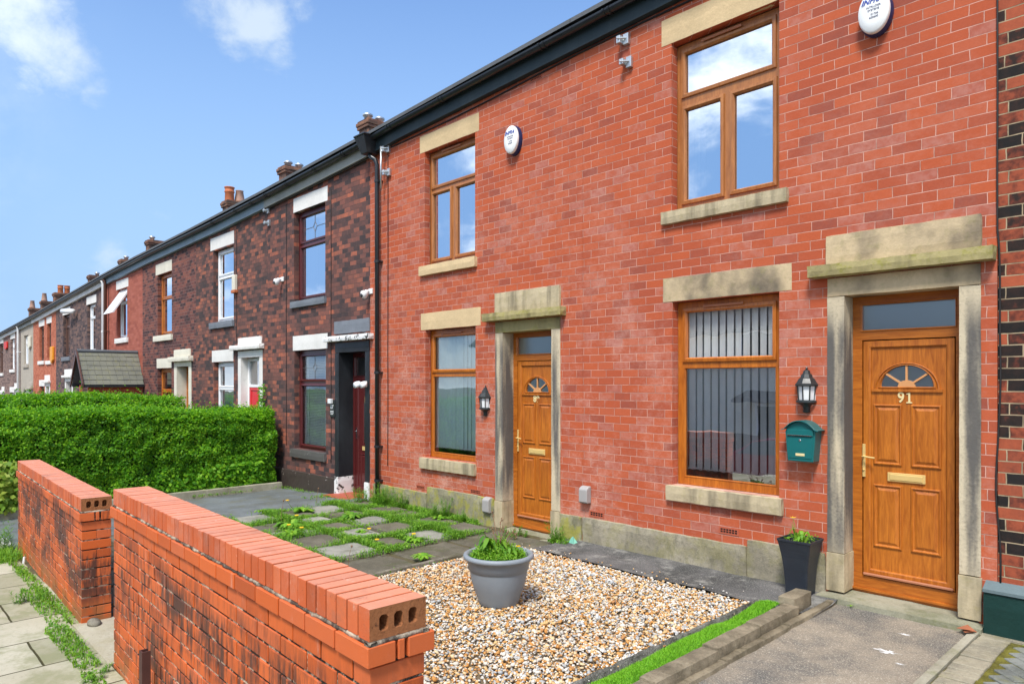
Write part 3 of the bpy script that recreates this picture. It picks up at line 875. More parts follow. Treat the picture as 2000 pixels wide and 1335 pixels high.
def moulding(mb, x0, x1, z0, z1, y):
    mb.ring(x0, x1, z0, z1, [(0, y), (.004, y - .012), (.012, y - .015), (.018, y - .006), (.024, y - .002), (.030, y - .002), (.052, y - .013)], cap=True)
def arch_pts(cx, z, a, b, y, n=22):
    return [(cx + a * math.cos(math.pi * k / n), y, z + b * math.sin(math.pi * k / n)) for k in range(n + 1)]
def oak_door(h, dx, dz, number, depth_y=6.57):
    y = depth_y
    X = lambda v: v + dx
    Z = lambda v: v + dz
    x0, x1 = X(-2.412), X(-1.53)
    fr = MB()
    plate(fr, x0, x1, Z(.085), Z(2.72), [(X(-2.325), X(-1.605), Z(2.405), Z(2.625), .04), (X(-2.325), X(-1.60), Z(.235), Z(2.318), .05)], y - .03)
    fr.ring(X(-2.337), X(-1.593), Z(2.393), Z(2.637), [(0, y - .03), (.003, y - .04), (.012, y - .03)])
    fr.box(X(-2.40), X(-1.54), y - .052, y - .03, Z(.112), Z(.128))
    f = fr.build('door_frame', M['oak_h'], h)
    p = MB(); p.quad((X(-2.33), y - .004, Z(2.40)), (X(-1.60), y - .004, Z(2.40)), (X(-1.60), y - .004, Z(2.63)), (X(-2.33), y - .004, Z(2.63)))
    p.build('fanlight_pane', M['glass_frost'], f)
    d = MB()
    L0, L1, B0, B1 = X(-2.317), X(-1.610), Z(.243), Z(2.307)
    d.ring(L0, L1, B0, B1, [(0, y + .03), (0, y - .022), (.003, y - .026), (.052, y - .028), (.060, y - .022), (.066, y - .008)])
    # centre slab with the arched light cut out
    cx, az, a, b = X(-1.972), Z(1.905), .205, .185
    outer = [(L0 + .066, B0 + .066), (L1 - .066, B0 + .066), (L1 - .066, B1 - .066), (L0 + .066, B1 - .066)]
    hole = [(q[0], q[2]) for q in arch_pts(cx, az, a, b, 0)]
    tri = tessellate_polygon([[Vector((q[0], q[1], 0)) for q in outer], [Vector((q[0], q[1], 0)) for q in hole]])
    pts = [(q[0], y - .010, q[1]) for q in outer + hole]
    d.add(pts, [tuple(t) for t in tri])
    for (a0, a1) in [(-2.236, -2.006), (-1.938, -1.708)]:
        moulding(d, X(a0), X(a1), Z(1.225), Z(1.755), y - .010)
        moulding(d, X(a0), X(a1), Z(.505), Z(1.055), y - .010)
    dr = d.build('door', M['oak'], h)
    am = MB()
    prof = [(.052, -.010), (.048, -.022), (.038, -.024), (.030, -.014), (.024, -.012), (.018, -.022), (.008, -.024), (.0, -.016), (-.004, .004)]
    am.loops([arch_pts(cx, az - i * .55, a + i, b + i, y + yy) for i, yy in prof], cap=False)
    am.box(cx - .275, cx + .275, y - .026, y - .0105, az - .042, az - .018)
    am.build('arch_moulding', M['oak'], dr)
    sp = MB()
    for ang in (38, 66 + 24, 142):
        c_, s_ = math.cos(R(ang)), math.sin(R(ang))
        p0 = (cx + .06 * c_, az + .055 * s_); p1 = (cx + a * c_, az + b * s_)
        nx, nz = -s_ * .008, c_ * .008
        sp.prism([(p0[0] - nx, p0[1] - nz), (p1[0] - nx, p1[1] - nz), (p1[0] + nx, p1[1] + nz), (p0[0] + nx, p0[1] + nz)], 'y', y - .014, y - .002)
    sp.prism([(q[0], q[2]) for q in arch_pts(cx, az - .002, .068, .06, 0, 14)], 'y', y - .016, y - .002)
    sp.build('sunburst_glazing_bar', M['oak_pale'], dr)
    gp = MB(); gp.add([(q[0], y + .001, q[2]) for q in arch_pts(cx, az - .004, a, b, 0)], [tuple(range(23))])
    gp.build('arched_pane', M['glass_frost'], dr)
    lp = MB(); lp.box(X(-2.119), X(-1.825), y - .024, y - .0105, Z(1.090), Z(1.166)); lp.box(X(-2.10), X(-1.844), y - .030, y - .024, Z(1.103), Z(1.153))
    lp.build('letter_plate', M['brass'], dr, bevel=.004)
    hd = MB(); hd.box(X(-2.319), X(-2.295), y - .040, y - .0285, Z(1.11), Z(1.40))
    hd.tube([(X(-2.307), y - .03, Z(1.292)), (X(-2.307), y - .075, Z(1.292)), (X(-2.285), y - .08, Z(1.292)), (X(-2.205), y - .078, Z(1.285))], .008, 8)
    hd.lathe([(.009, 0), (.009, .008)], (X(-2.307), y - .045, Z(1.17)), 10)
    hd.build('handle', M['brass'], dr, bevel=.002)
    wb = MB(); wb.box(L0 + .004, L1 - .004, y - .052, y - .0285, Z(.245), Z(.268))
    wb.build('weather_bar', M['trim_pink'], dr, bevel=.006)
    # serif numerals
    if number != '91':
        text('door_number', number, .115, (X(-1.985), y - .013, Z(1.812)), M['brass_pale'], dr, ext=.003, bold=.003, sx=.95)
    if number == '91':
        text('door_number', '9', .125, (X(-2.014), y - .013, Z(1.812)), M['brass_pale'], dr, ext=.003, bold=.0025, sx=.85)
        sf = MB()
        sf.prism([(X(-1.973), Z(1.767)), (X(-1.927), Z(1.767)), (X(-1.927), Z(1.775)), (X(-1.942), Z(1.779)), (X(-1.942), Z(1.857)), (X(-1.952), Z(1.857)), (X(-1.972), Z(1.846)), (X(-1.972), Z(1.840)), (X(-1.957), Z(1.842)), (X(-1.957), Z(1.779)), (X(-1.973), Z(1.775))], 'y', y - .017, y - .0105)
        sf.build('door_number', M['brass_pale'], dr)
    return f

# ================================================================= number 91
h91 = new_house(-5.40, -1.28, 0.05, 'bright clean red brick terraced house with door number 91 and teal letterbox beside it')
o_up = (-4.175, -2.995, 3.755, 5.53, .11)
o_lo = (-4.165, -2.995, .862, 2.795, .11)
o_dr = (-2.545, -1.40, .05, 2.72, .22)
house_shell(h91, -5.40, -1.28, -.1, [o_up, o_lo, o_dr], M['brick_red'])
eaves(h91, -5.40, -1.28, M['fascia_dark'], unions=(-2.2, -3.6, -4.9))
window(h91, -4.17, -2.98, 3.76, 5.52, [(-4.065, -3.118, 5.0, 5.41), (-4.06, -3.665, 3.872, 4.815), (-3.505, -3.11, 3.872, 4.815)], M['oak_shaded'], glass='glass_sky', vent=(-3.86, -3.42, 5.475))
window(h91, -4.16, -2.98, .866, 2.79, [(-4.05, -3.115, 2.205, 2.675), (-4.07, -3.085, .96, 2.085)], M['oak'], glass='glass_low', sashcells=[0], vent=(-3.84, -3.40, 2.728))
lintel(h91, -4.30, -2.99, 5.53, 5.812, M['sand'], 1)
lintel(h91, -4.28, -2.873, 2.795, 3.052, M['sand_worn'], 2)
sill(h91, -4.28, -2.90, 3.615, 3.752, M['sill_worn'], 3)
sill(h91, -4.22, -2.95, .70, .860, M['sill_worn'], 4)
surround(h91, -2.551, -1.383, .150, .10, .44, (2.70, 2.866), (-2.69, -1.28, 2.872, 2.985), (-2.56, -1.375, 2.985, 3.245),
         (M['jamb_l'], M['jamb_r'], M['sand_worn'], M['sand_moss'], M['sand_worn'], M['sill_worn']), seed=11)
oak_door(h91, 0, 0, '91')
b = MB(); b.stone(-2.60, -1.35, 6.19, 6.62, -.06, .086, .006, .08, seed=3); b.build('doorstep', M['step'], h91)
b = MB()
b.stone(-3.31, -2.562, FY - .035, FY + .02, -.08, .425, .006, .07, seed=4); b.stone(-5.39, -3.312, FY - .033, FY + .02, -.08, .355, .007, .07, seed=5)
b.build('plinth', M['plinth'], h91)

# ================================================================= number 89
h89 = new_house(-9.90, -5.402, 0.03, 'chalky bleached red brick house between number 91 and the black downpipe')
DX = -4.386
o_up = (-8.52, -7.356, 3.69, 5.405, .10); o_lo = (-8.50, -7.345, .815, 2.725, .10); o_dr = (-6.93, -5.77, -.12, 2.62, .22)
house_shell(h89, -9.90, -5.402, -.15, [o_up, o_lo, o_dr], M['brick_red89'])
eaves(h89, -9.90, -5.402, M['fascia_dark'], unions=(-5.9, -7.9, -9.2))
window(h89, -8.515, -7.34, 3.695, 5.40, [(-8.43, -7.47, 4.90, 5.30), (-8.43, -8.035, 3.80, 4.76), (-7.875, -7.47, 3.80, 4.76)], M['oak_shaded'], glass='glass_sky', vent=(-8.2, -7.76, 5.36))
window(h89, -8.495, -7.335, .82, 2.72, [(-8.41, -7.46, 2.135, 2.61), (-8.43, -7.44, .90, 2.02)], M['oak'], glass='glass_blind', sashcells=[0], vent=(-8.2, -7.74, 2.665))
lintel(h89, -8.64, -7.27, 5.407, 5.668, M['sand'], 21)
lintel(h89, -8.615, -7.235, 2.725, 2.982, M['sand'], 22)
sill(h89, -8.61, -7.31, 3.54, 3.69, M['sand'], 23)
sill(h89, -8.60, -7.325, .645, .812, M['sill_worn'], 24)
surround(h89, -6.935, -5.757, .150, .0, .36, (2.60, 2.748), (-7.10, -5.66, 2.752, 2.866), (-6.93, -5.75, 2.866, 3.133),
         (M['jamb_l'], M['jamb_r'], M['sand_moss'], M['sand_moss'], M['sill_worn'], M['sill_worn']), seed=31)
oak_door(h89, DX, -.09, '89')
b = MB(); b.stone(-6.98, -5.74, 6.20, 6.62, -.08, .0, .006, .08, seed=13); b.build('doorstep', M['step'], h89)
b = MB()
b.stone(-8.44, -6.945, FY - .035, FY + .02, -.15, .385, .008, .07, seed=14); b.stone(-9.89, -8.442, FY - .032, FY + .02, -.15, .285, .007, .07, seed=15)
b.build('plinth', M['plinth89'], h89)
b = MB(); b.stone(-5.75, -5.404, FY - .036, FY + .02, -.1, .35, .006, .07, seed=16); b.build('plinth', M['plinth89'], h89)

# ================================================================= number 93 (only its edge is in view)
h93 = new_house(-1.276, 2.9, 0.05, 'scorched black and red brick house with dark green painted plinth at far right')
house_shell(h93, -1.276, 2.9, -.1, [(.2, 1.3, .9, 2.8, .11), (.2, 1.3, 3.8, 5.5, .11)], M['brick_93'])
eaves(h93, -1.276, 2.9, M['fascia_dark'])
window(h93, .205, 1.295, .905, 2.795, [(.28, 1.22, 1.0, 2.1), (.28, 1.22, 2.2, 2.7)], M['upvc_white'])
window(h93, .205, 1.295, 3.805, 5.495, [(.28, 1.22, 3.9, 4.8), (.28, 1.22, 4.9, 5.4)], M['upvc_white'])
lintel(h93, .0, 1.5, 5.5, 5.8, M['sand'], 41); lintel(h93, .0, 1.5, 2.8, 3.05, M['sand'], 42)
sill(h93, .05, 1.45, 3.64, 3.8, M['sand'], 43); sill(h93, .05, 1.45, .74, .9, M['sand'], 44)
b = MB(); b.stone(-1.355, 2.9, FY - .11, FY + .02, -.08, .36, .006, .1, seed=45); b.build('plinth', M['green_paint'], h93)
b = MB(); b.prism([(FY - .115, .362), (FY + .0, .362), (FY + .0, .43), (FY - .115, .385)], 'x', -1.352, 2.9); b.build('plinth_ledge', M['green_ledge'], h93)
# gap between the neighbouring door case and the corner is filled by the brick quoin

# ================================================================= number 87
h87 = new_house(-13.90, -9.902, -0.1, 'sooty dark brick house with black door case and maroon door beside the downpipe')
o_up = (-12.74, -11.52, 3.50, 5.225, .11); o_lo = (-12.72, -11.50, .66, 2.545, .11); o_dr = (-11.10, -10.10, -.1, 2.50, .30)
house_shell(h87, -13.90, -9.902, -.3, [o_up, o_lo, o_dr], M['brick_87'])
eaves(h87, -13.90, -9.902, M['fascia_grey'], drop=.19, unions=(-10.6, -11.6, -12.7, -13.6))
b = MB(); b.stone(-10.02, -9.905, FY - .004, FY + .02, -.2, E(-9.95) - .2, .001, .3, seed=1); b.build('quoin_strip', M['brick_red89'], h87)
w1 = window(h87, -12.735, -11.515, 3.505, 5.22, [(-12.62, -11.64, 4.66, 5.11), (-12.62, -11.64, 3.60, 4.52)], M['rosewood'], glass='glass_sky')
w2 = window(h87, -12.715, -11.495, .665, 2.54, [(-12.61, -11.62, 2.0, 2.43), (-12.61, -11.62, .75, 1.86)], M['rosewood'], glass='glass_blind')
for wv, zc in ((w1, 4.885), (w2, 2.215)):
    b = MB()
    xc = -12.13
    for (p, q) in [((xc - .07, zc), (xc, zc + .09)), ((xc, zc + .09), (xc + .07, zc)), ((xc + .07, zc), (xc, zc - .09)), ((xc, zc - .09), (xc - .07, zc)), ((xc, zc + .09), (xc, zc + .215)), ((xc, zc - .09), (xc, zc - .215)), ((xc - .07, zc), (xc - .48, zc)), ((xc + .07, zc), (xc + .48, zc))]:
        b.tube([(p[0], 6.47, p[1]), (q[0], 6.47, q[1])], .004, 5)
    b.build('leaded_diamond', M['lead'], wv)
lintel(h87, -12.763, -11.433, 5.225, 5.50, M['white_paint'], 51)
lintel(h87, -12.785, -11.433, 2.55, 2.835, M['white_paint'], 52)
sill(h87, -12.82, -11.47, 3.37, 3.50, M['grey_paint'], 53)
sill(h87, -12.82, -11.46, .495, .655, M['peel_grey'], 54)
surround(h87, -11.161, -10.04, .135, -.04, .27, (2.46, 2.635), (-11.43, -9.91, 2.655, 2.757), (-11.16, -10.01, 2.79, 3.015),
         (M['black_paint'], M['black_paint'], M['black_paint'], M['peel_white'], M['grey_paint'], M['peel_white']), depth=.30, seed=55, hoodproud=.11)
b = MB(); b.stone(-11.12, -10.05, 6.08, 6.68, -.2, -.02, .005, .08, seed=56); b.build('doorstep', M['red_step'], h87)
b = MB(); b.stone(-13.89, -11.17, FY - .04, FY + .02, -.35, .235, .008, .07, seed=57); b.build('plinth', M['plinth87'], h87)
# maroon door
y = 6.66
f = MB(); plate(f, -11.05, -10.15, -.02, 2.48, [(-10.95, -10.25, 2.06, 2.38, .04), (-10.95, -10.25, .03, 1.98, .05)], y - .03)
f.ring(-10.965, -10.235, 2.045, 2.395, [(0, y - .03), (.004, y - .042), (.015, y - .028)])
f = f.build('door_frame', M['rosewood'], h87)
p = MB(); p.quad((-10.955, y, 2.055), (-10.245, y, 2.055), (-10.245, y, 2.385), (-10.955, y, 2.385)); p.build('fanlight_pane', M['glass_low'], f)
d = MB(); d.ring(-10.945, -10.255, .035, 1.975, [(0, y + .03), (0, y - .02), (.06, y - .024), (.072, y - .006)], cap=True)
moulding(d, -10.80, -10.40, .12, .68, y - .007)
d.loops([[(q[0], y - .007 - dy, q[2]) for q in ([(-10.60 + w_ * k, 0, z) for (k, z) in [(-1, .86 - w_ * .3), (1, .86 - w_ * .3)]] + arch_pts(-10.60, 1.55, w_, w_ * 1.5, 0, 12))] for w_, dy in [(.125, 0), (.12, .014), (.105, .016), (.09, .002)]], cap=False)
d = d.build('door', M['rosewood'], h87)
p = MB(); pts = [(-10.69, .875), (-10.51, .875)] + [(q[0], q[2]) for q in arch_pts(-10.60, 1.55, .09, .135, 0, 12)]
p.add([(a, y - .011, b_) for a, b_ in pts], [tuple(range(len(pts)))]); p.build('oval_pane', M['glass_frost'], d)
b = MB(); b.box(-10.74, -10.46, y - .022, y - .0075, .74, .81); b.build('letter_plate', M['brass'], d, bevel=.003)
b = MB(); b.box(-10.925, -10.90, y - .036, y - .0245, .93, 1.14); b.tube([(-10.912, y - .03, 1.07), (-10.912, y - .07, 1.07), (-10.82, y - .07, 1.065)], .008, 6); b.build('handle', M['chrome'], d)
b = MB(); b.lathe([(.02, 0), (.02, .05)], (-10.60, y - .03, 1.74), 8); b.box(-10.625, -10.575, y - .04, y - .024, 1.58, 1.70); b.build('knocker', M['brass'], d)

# ================================================================= number 85
h85 = new_house(-17.93, -13.902, -0.25, 'mottled brown brick house with white door case and bright red door')
o_up = (-16.80, -15.63, 3.34, 5.03, .11); o_lo = (-16.78, -15.63, .5, 2.405, .11); o_dr = (-15.30, -14.20, -.25, 2.47, .28)
house_shell(h85, -17.93, -13.902, -.5, [o_up, o_lo, o_dr], M['brick_85'])
eaves(h85, -17.93, -13.902, M['fascia_blue'], drop=.19, unions=(-14.3, -15.1, -16.4))
window(h85, -16.795, -15.625, 3.345, 5.025, [(-16.68, -15.74, 4.47, 4.92), (-16.68, -15.74, 3.45, 4.33)], M['upvc_white'], glass='glass_sky')
window(h85, -16.775, -15.625, .505, 2.40, [(-16.68, -15.74, 1.86, 2.30), (-16.68, -15.74, .62, 1.75)], M['upvc_white'], glass='glass_low')
lintel(h85, -17.0, -15.61, 5.05, 5.345, M['white_paint'], 61); lintel(h85, -16.905, -15.64, 2.41, 2.685, M['white_paint'], 62)
sill(h85, -16.98, -15.60, 3.19, 3.34, M['grey_paint'], 63); sill(h85, -16.95, -15.62, .34, .5, M['grey_paint'], 64)
surround(h85, -15.38, -14.13, .16, -.3, .1, (2.47, 2.62), (-15.62, -14.06, 2.64, 2.75), (-15.34, -14.16, 2.75, 2.91), (M['white_paint'],) * 6, depth=.20, seed=65)
def plain_door(h, x0, x1, z0, zt, fm, dm, y=6.62):
    f = MB(); zf = z0 + 2.03
    plate(f, x0, x1, z0, zt, [(x0 + .08, x1 - .08, zf + .06, zt - .07, .04), (x0 + .08, x1 - .08, z0 + .04, zf, .05)], y - .03)
    f = f.build('door_frame', fm, h)
    p = MB(); p.quad((x0 + .075, y, zf + .055), (x1 - .075, y, zf + .055), (x1 - .075, y, zt - .065), (x0 + .075, y, zt - .065)); p.build('fanlight_pane', M['glass_low'], f)
    d = MB(); d.ring(x0 + .085, x1 - .085, z0 + .045, zf - .005, [(0, y + .03), (0, y - .02), (.06, y - .024), (.07, y - .006)], cap=True)
    moulding(d, x0 + .2, x1 - .2, z0 + .2, z0 + .9, y - .007)
    d.loops([arch_pts((x0 + x1) / 2, z0 + 1.35, w_, w_ * 1.5, y - .007 - dy, 12) for w_, dy in [(.19, 0), (.185, .014), (.16, .016), (.14, .002)]], cap=True)
    d.build('door', dm, h)
plain_door(h85, -15.24, -14.26, -.2, 2.47, M['upvc_white'], M['red_door'], y=6.53)
b = MB(); b.stone(-17.92, -15.39, FY - .03, FY + .02, -.6, .1, .008, .1, seed=66); b.build('plinth', M['plinth87'], h85)

# ================================================================= number 83
h83 = new_house(-22.20, -17.932, -0.4, 'dark plum brick house with cream lintels and brown wooden window frames')
o_up = (-20.86, -19.70, 3.22, 4.90, .11); o_lo = (-20.86, -19.72, .4, 2.31, .11); o_dr = (-19.40, -18.30, -.4, 2.34, .28)
house_shell(h83, -22.20, -17.932, -.7, [o_up, o_lo, o_dr], M['brick_83'])
eaves(h83, -22.20, -17.932, M['fascia_blue'])
window(h83, -20.855, -19.705, 3.225, 4.895, [(-20.75, -19.82, 4.3, 4.79), (-20.75, -19.82, 3.33, 4.2)], M['oak'], glass='glass_sky')
window(h83, -20.855, -19.725, .405, 2.305, [(-20.75, -19.82, 1.75, 2.2), (-20.75, -19.82, .5, 1.65)], M['oak'], glass='glass_low')
lintel(h83, -21.02, -19.69, 4.91, 5.21, M['cream_paint'], 71); lintel(h83, -20.94, -19.70, 2.32, 2.59, M['cream_paint'], 72)
sill(h83, -21.1, -19.62, 3.06, 3.22, M['cream_paint'], 73); sill(h83, -21.0, -19.66, .24, .4, M['cream_paint'], 74)
surround(h83, -19.50, -18.24, .2, -.5, -.1, (2.34, 2.47), (-19.70, -18.12, 2.47, 2.60), (-19.46, -18.28, 2.60, 2.785), (M['cream_paint'],) * 6, depth=.28, seed=75)
plain_door(h83, -19.30, -18.44, -.35, 2.34, M['oak'], M['oak'])

# ================================================================= the rest of the row
def far_house(x0, x1, zg, label, mat, fasc, frame, wins, lows=(), doors=(), lint=None, silm=None, gm=None, opn=None):
    lint = lint or M['white_paint']; silm = silm or lint
    h = new_house(x0, x1, zg, label)
    holes = [(a, b_, c, d_, .11) for (a, b_, c, d_) in list(wins) + list(lows)] + [(a + .1, b_ - .1, c, d_, .25) for (a, b_, c, d_) in doors]
    house_shell(h, x0, x1, zg - .4, holes, mat)
    eaves(h, x0, x1, fasc, gmat=gm)
    for i, (a, b_, c, d_) in enumerate(list(wins) + list(lows)):
        zt = c + (d_ - c) * .72
        window(h, a + .004, b_ - .004, c + .004, d_ - .004, [(a + .1, b_ - .1, zt + .05, d_ - .1), (a + .1, b_ - .1, c + .1, zt - .05)], frame, glass='glass_sky' if c > 2 else 'glass_low')
        if lint != 'none':
            lintel(h, a - .12, b_ + .12, d_, d_ + .28, lint, i)
        sill(h, a - .14, b_ + .12, c - .16, c, silm, i)
    for i, (a, b_, c, d_) in enumerate(doors):
        surround(h, a, b_, .17, c, c + .3, (d_, d_ + .15), (a - .12, b_ + .12, d_ + .15, d_ + .25), (a, b_, d_ + .25, d_ + .48), (lint,) * 6, depth=.25, seed=i)
        plain_door(h, a + .17, b_ - .17, c + .05, d_, frame, M['brown_frame'])
    return h
h81 = far_house(-26.0, -22.202, -.55, 'smooth red painted brick house with an outward tilted white upstairs window', M['brick_81'], M['fascia_blue'], M['upvc_white'], [(-24.80, -23.72, 3.32, 4.87)], [(-24.8, -23.72, .3, 2.2)], [])
h79 = far_house(-29.9, -26.002, -.7, 'grey brown brick house left of the red painted one with slim white window', M['brick_79'], M['fascia_white'], M['upvc_white'], [(-28.55, -27.45, 3.0, 4.69)], [(-28.55, -27.45, .1, 2.0)], [(-27.1, -26.1, -.7, 1.85)])
h77 = far_house(-33.6, -29.902, -.85, 'grey brown brick house with dark upstairs window and pale grey sill', M['brick_79'], M['fascia_white'], M['brown_frame'], [(-32.30, -31.25, 2.92, 4.57)], [], [(-32.0, -30.7, -.85, 1.95)], silm=M['grey_paint'])
h75 = far_house(-38.3, -33.602, -1.05, 'orange brick house with two narrow upstairs windows side by side', M['brick_75'], M['fascia_white'], M['brown_frame'], [(-36.95, -35.98, 2.86, 4.38), (-35.33, -34.55, 2.84, 4.42)], [(-36.9, -35.95, -.1, 1.75)], [(-35.7, -34.7, -1.1, 1.75)])
h73 = far_house(-41.5, -38.302, -1.2, 'beige rendered house between the orange brick one and white downpipe', M['render_beige'], M['fascia_grey'], M['upvc_white'], [(-40.6, -39.5, 2.77, 4.15)], [(-40.7, -39.4, -.2, 1.55)], [(-39.2, -38.4, -1.2, 1.45)], lint=M['render_beige'])
h71 = far_house(-46.0, -41.502, -1.4, 'faded brown brick house with a red alarm box upstairs', M['brick_71'], M['fascia_white'], M['upvc_white'], [(-44.2, -43.1, 2.58, 4.15)], [(-44.4, -43.3, -.3, 1.4)], [(-43.0, -42.1, -1.4, 1.4)])
h69 = far_house(-50.6, -46.002, -1.6, 'last brown brick house in view at the far left end of the row', M['brick_71'], M['fascia_white'], M['brown_frame'], [(-47.9, -46.6, 2.42, 4.05)], [(-48.3, -47.2, -.5, 1.2)], [(-46.9, -46.1, -1.6, 1.2)])
# the open top-hung casement of number 81
wn = [o for o in h81.children if o.name.startswith('window') and 'sill' not in o.name][0]
b = MB()
za, zb = 4.86, 4.06
yo = .50
P = lambda x, z, off=0: (x, 6.44 - (za - z) / (za - zb) * yo - off, z)
for (x0_, x1_, z0_, z1_) in [(-24.76, -23.76, 4.80, 4.86), (-24.76, -23.76, 4.06, 4.12), (-24.76, -24.69, 4.12, 4.80), (-23.83, -23.76, 4.12, 4.80)]:
    b.hexa([P(x0_, z0_), P(x1_, z0_), P(x1_, z0_, -.05), P(x0_, z0_, -.05), P(x0_, z1_), P(x1_, z1_), P(x1_, z1_, -.05), P(x0_, z1_, -.05)])
b.hexa([P(-24.69, 4.12, -.02), P(-23.83, 4.12, -.02), P(-23.83, 4.12, -.03), P(-24.69, 4.12, -.03), P(-24.69, 4.8, -.02), P(-23.83, 4.8, -.02), P(-23.83, 4.8, -.03), P(-24.69, 4.8, -.03)])
b.build('open_casement', M['upvc_white'], wn)

# ---------------------------------------------------------------- chimneys
def chimney(h, x, z, w_=.44, d_=.66, pots=(), tall=1.6, lean=0):
    y0 = 9.8 - d_ / 2; y1 = y0 + d_; z -= (.24 if x > -30 else .10); pots = [(9.8 + (q[0] - 9.8) * .7, q[1], q[2]) for q in pots]
    b = MB()
    b.box(x - w_ / 2, x + w_ / 2, y0, y1, z - tall, z - .22)
    b.box(x - w_ / 2 - .04, x + w_ / 2 + .04, y0 - .04, y1 + .04, z - .22, z - .14)
    b.box(x - w_ / 2 - .06, x + w_ / 2 + .06, y0 - .06, y1 + .06, z - .14, z - .05)
    b.box(x - w_ / 2 - .03, x + w_ / 2 + .03, y0 - .03, y1 + .03, z - .05, z)
    c = b.build('chimney', M['brick_chimney'], h, bevel=.008)
    for (py, hh, kind) in pots:
        p = MB()
        if kind == 'orange':
            p.lathe([(.15, 0), (.155, .02), (.145, .28), (.165, .30), (.165, .34), (.148, .36), (.15, .44), (.175, .46), (.17, .48), (.13, .48), (.12, .30)], (x, py, z), 16)
            p.build('chimney_pot', M['terracotta'], c, smooth=True)
        elif kind == 'taper':
            p.lathe([(.19, 0), (.17, .08), (.12, hh), (.14, hh + .02), (.10, hh + .02)], (x, py, z), 12)
            p.build('chimney_pot', M['pot_buff'], c, smooth=True)
        else:
            p.lathe([(.09, 0), (.09, .10), (.13, .12), (.13, .16), (.05, .20)], (x, py, z), 12)
            p.build('flue_cap', M['galv'], c, smooth=True)
    return c
chimney(h85, -15.25, 8.76, pots=[(9.5, .2, 'cap'), (10.0, .2, 'cap')])
chimney(h83, -19.75, 8.60, pots=[(9.6, .2, 'cap'), (10.1, .2, 'cap')])
chimney(h81, -24.05, 8.38, pots=[(9.55, .45, 'orange'), (10.05, .4, 'taper')])
chimney(h77, -32.45, 8.12, pots=[(9.6, .3, 'cap')])
chimney(h75, -36.5, 7.80, pots=[(9.7, .3, 'cap')])
chimney(h71, -42.3, 7.70, pots=[(9.9, .3, 'cap')])
chimney(h69, -49.9, 7.45, w_=.6, d_=.95, pots=[(9.6, .4, 'orange'), (10.1, .4, 'orange')])
h67 = far_house(-55.0, -50.602, -1.8, 'furthest dark brick house of the row, barely showing past the left end', M['brick_79'], M['fascia_white'], M['upvc_white'], [(-53.5, -52.3, 2.2, 3.8)], [], [])
chimney(h67, -54.6, 7.35, pots=[(9.6, .5, 'taper')])
h65 = far_house(-59.4, -55.002, -2.0, 'tiny distant brown house closing the row', M['brick_71'], M['fascia_white'], M['upvc_white'], [(-57.5, -56.3, 2.1, 3.7)], [], [])
chimney(h65, -58.6, 7.20, pots=[(9.6, .5, 'taper')])
# ------------------------------------------------------------------ rainwater pipes and cables
def downpipe(x, ztop, zbot, mat, r, label, hopper=False, clips=(), y=6.275, name='downpipe', boot=False):
    t = thing(name, (x, FY, zbot), label, 'pipe', 'downpipes on the row')
    p = MB()
    if hopper:
        p.tube([(x, y, zbot), (x, y, ztop - .38), (x - .02, y - .03, ztop - .30), (x - .10, y - .06, ztop - .24), (x - .14, y - .07, ztop - .16)], r, 12)
    else:
        p.tube([(x, y, zbot), (x, y, ztop - .1), (x, y - .05, ztop)], r, 12)
    p.build('pipe', mat, t, smooth=True)
    for z in clips:
        c = MB(); c.lathe([(r, -.02), (r + .010, -.02), (r + .010, .02), (r, .02)], (x, y, z), 14)
        c.box(x - .05, x + .06, y + .01, FY + .002, z - .012, z + .012)
        c.build('pipe_clip', mat, t)
    if hopper:
        hx = x - .14
        c = MB()
        c.hexa([(hx - .09, 6.12, ztop - .20), (hx + .09, 6.12, ztop - .20), (hx + .09, 6.33, ztop - .20), (hx - .09, 6.33, ztop - .20),
                (hx - .15, 6.02, ztop + .06), (hx + .15, 6.02, ztop + .06), (hx + .15, 6.34, ztop + .06), (hx - .15, 6.34, ztop + .06)])
        c.box(hx - .16, hx + .16, 6.01, 6.34, ztop + .06, ztop + .09)
        c.build('hopper', mat, t, bevel=.008)
    return t
dp = downpipe(-9.70, E(-9.7) - .04, -.05, M['black_plastic'], .036, 'black downpipe with box hopper between the dark brick and chalky red houses', hopper=True, clips=(5.2, 3.9, 2.1, .9, .35))
downpipe(-26.0, E(-26) - .05, -.6, M['upvc_white'], .05, 'white downpipe beside the red painted house', clips=(3.6,), y=6.24)
downpipe(-25.75, E(-25.8) - .05, -.6, M['brown_frame'], .05, 'dark brown downpipe close beside the white one on red painted brick', clips=(3.6,), y=6.24)
downpipe(-41.4, E(-41.4) - .02, -1.3, M['upvc_white'], .055, 'white downpipe at the left edge of the beige rendered house', clips=(3.4,), y=6.24)

def cable(pts, r, label, name='wall_cable'):
    b = MB(); b.tube(pts, r, 5)
    o = b.build(name, M['cable'], smooth=True)
    return tag(o, label, 'cable', 'cables clipped to the fronts')
def wob(x, z0, z1, amp=.006, n=16, y=FY - .008, seed=0):
    return [(x + amp * mnoise.noise(Vector((z0 + (z1 - z0) * i / n, seed, 0)) * 1.3), y, z0 + (z1 - z0) * i / n) for i in range(n + 1)]
cable(wob(-1.268, .42, 3.0, .045, 22, seed=3) + wob(-1.278, 3.1, 6.0, .004, 8), .007, 'black cable running down the wall at the corner of the scorched brick house')
cable(wob(-9.49, .6, 5.7, .008, 20, seed=5), .0065, 'thin dark cable running down just right of the black downpipe')
cable(wob(-11.30, .5, 5.4, .006, 14, seed=7), .006, 'thin cable down the sooty brick between upstairs sill and black door case')
cable(wob(-13.05, .7, 5.45, .006, 14, seed=9), .006, 'thin cable down the sooty brick left of its windows')
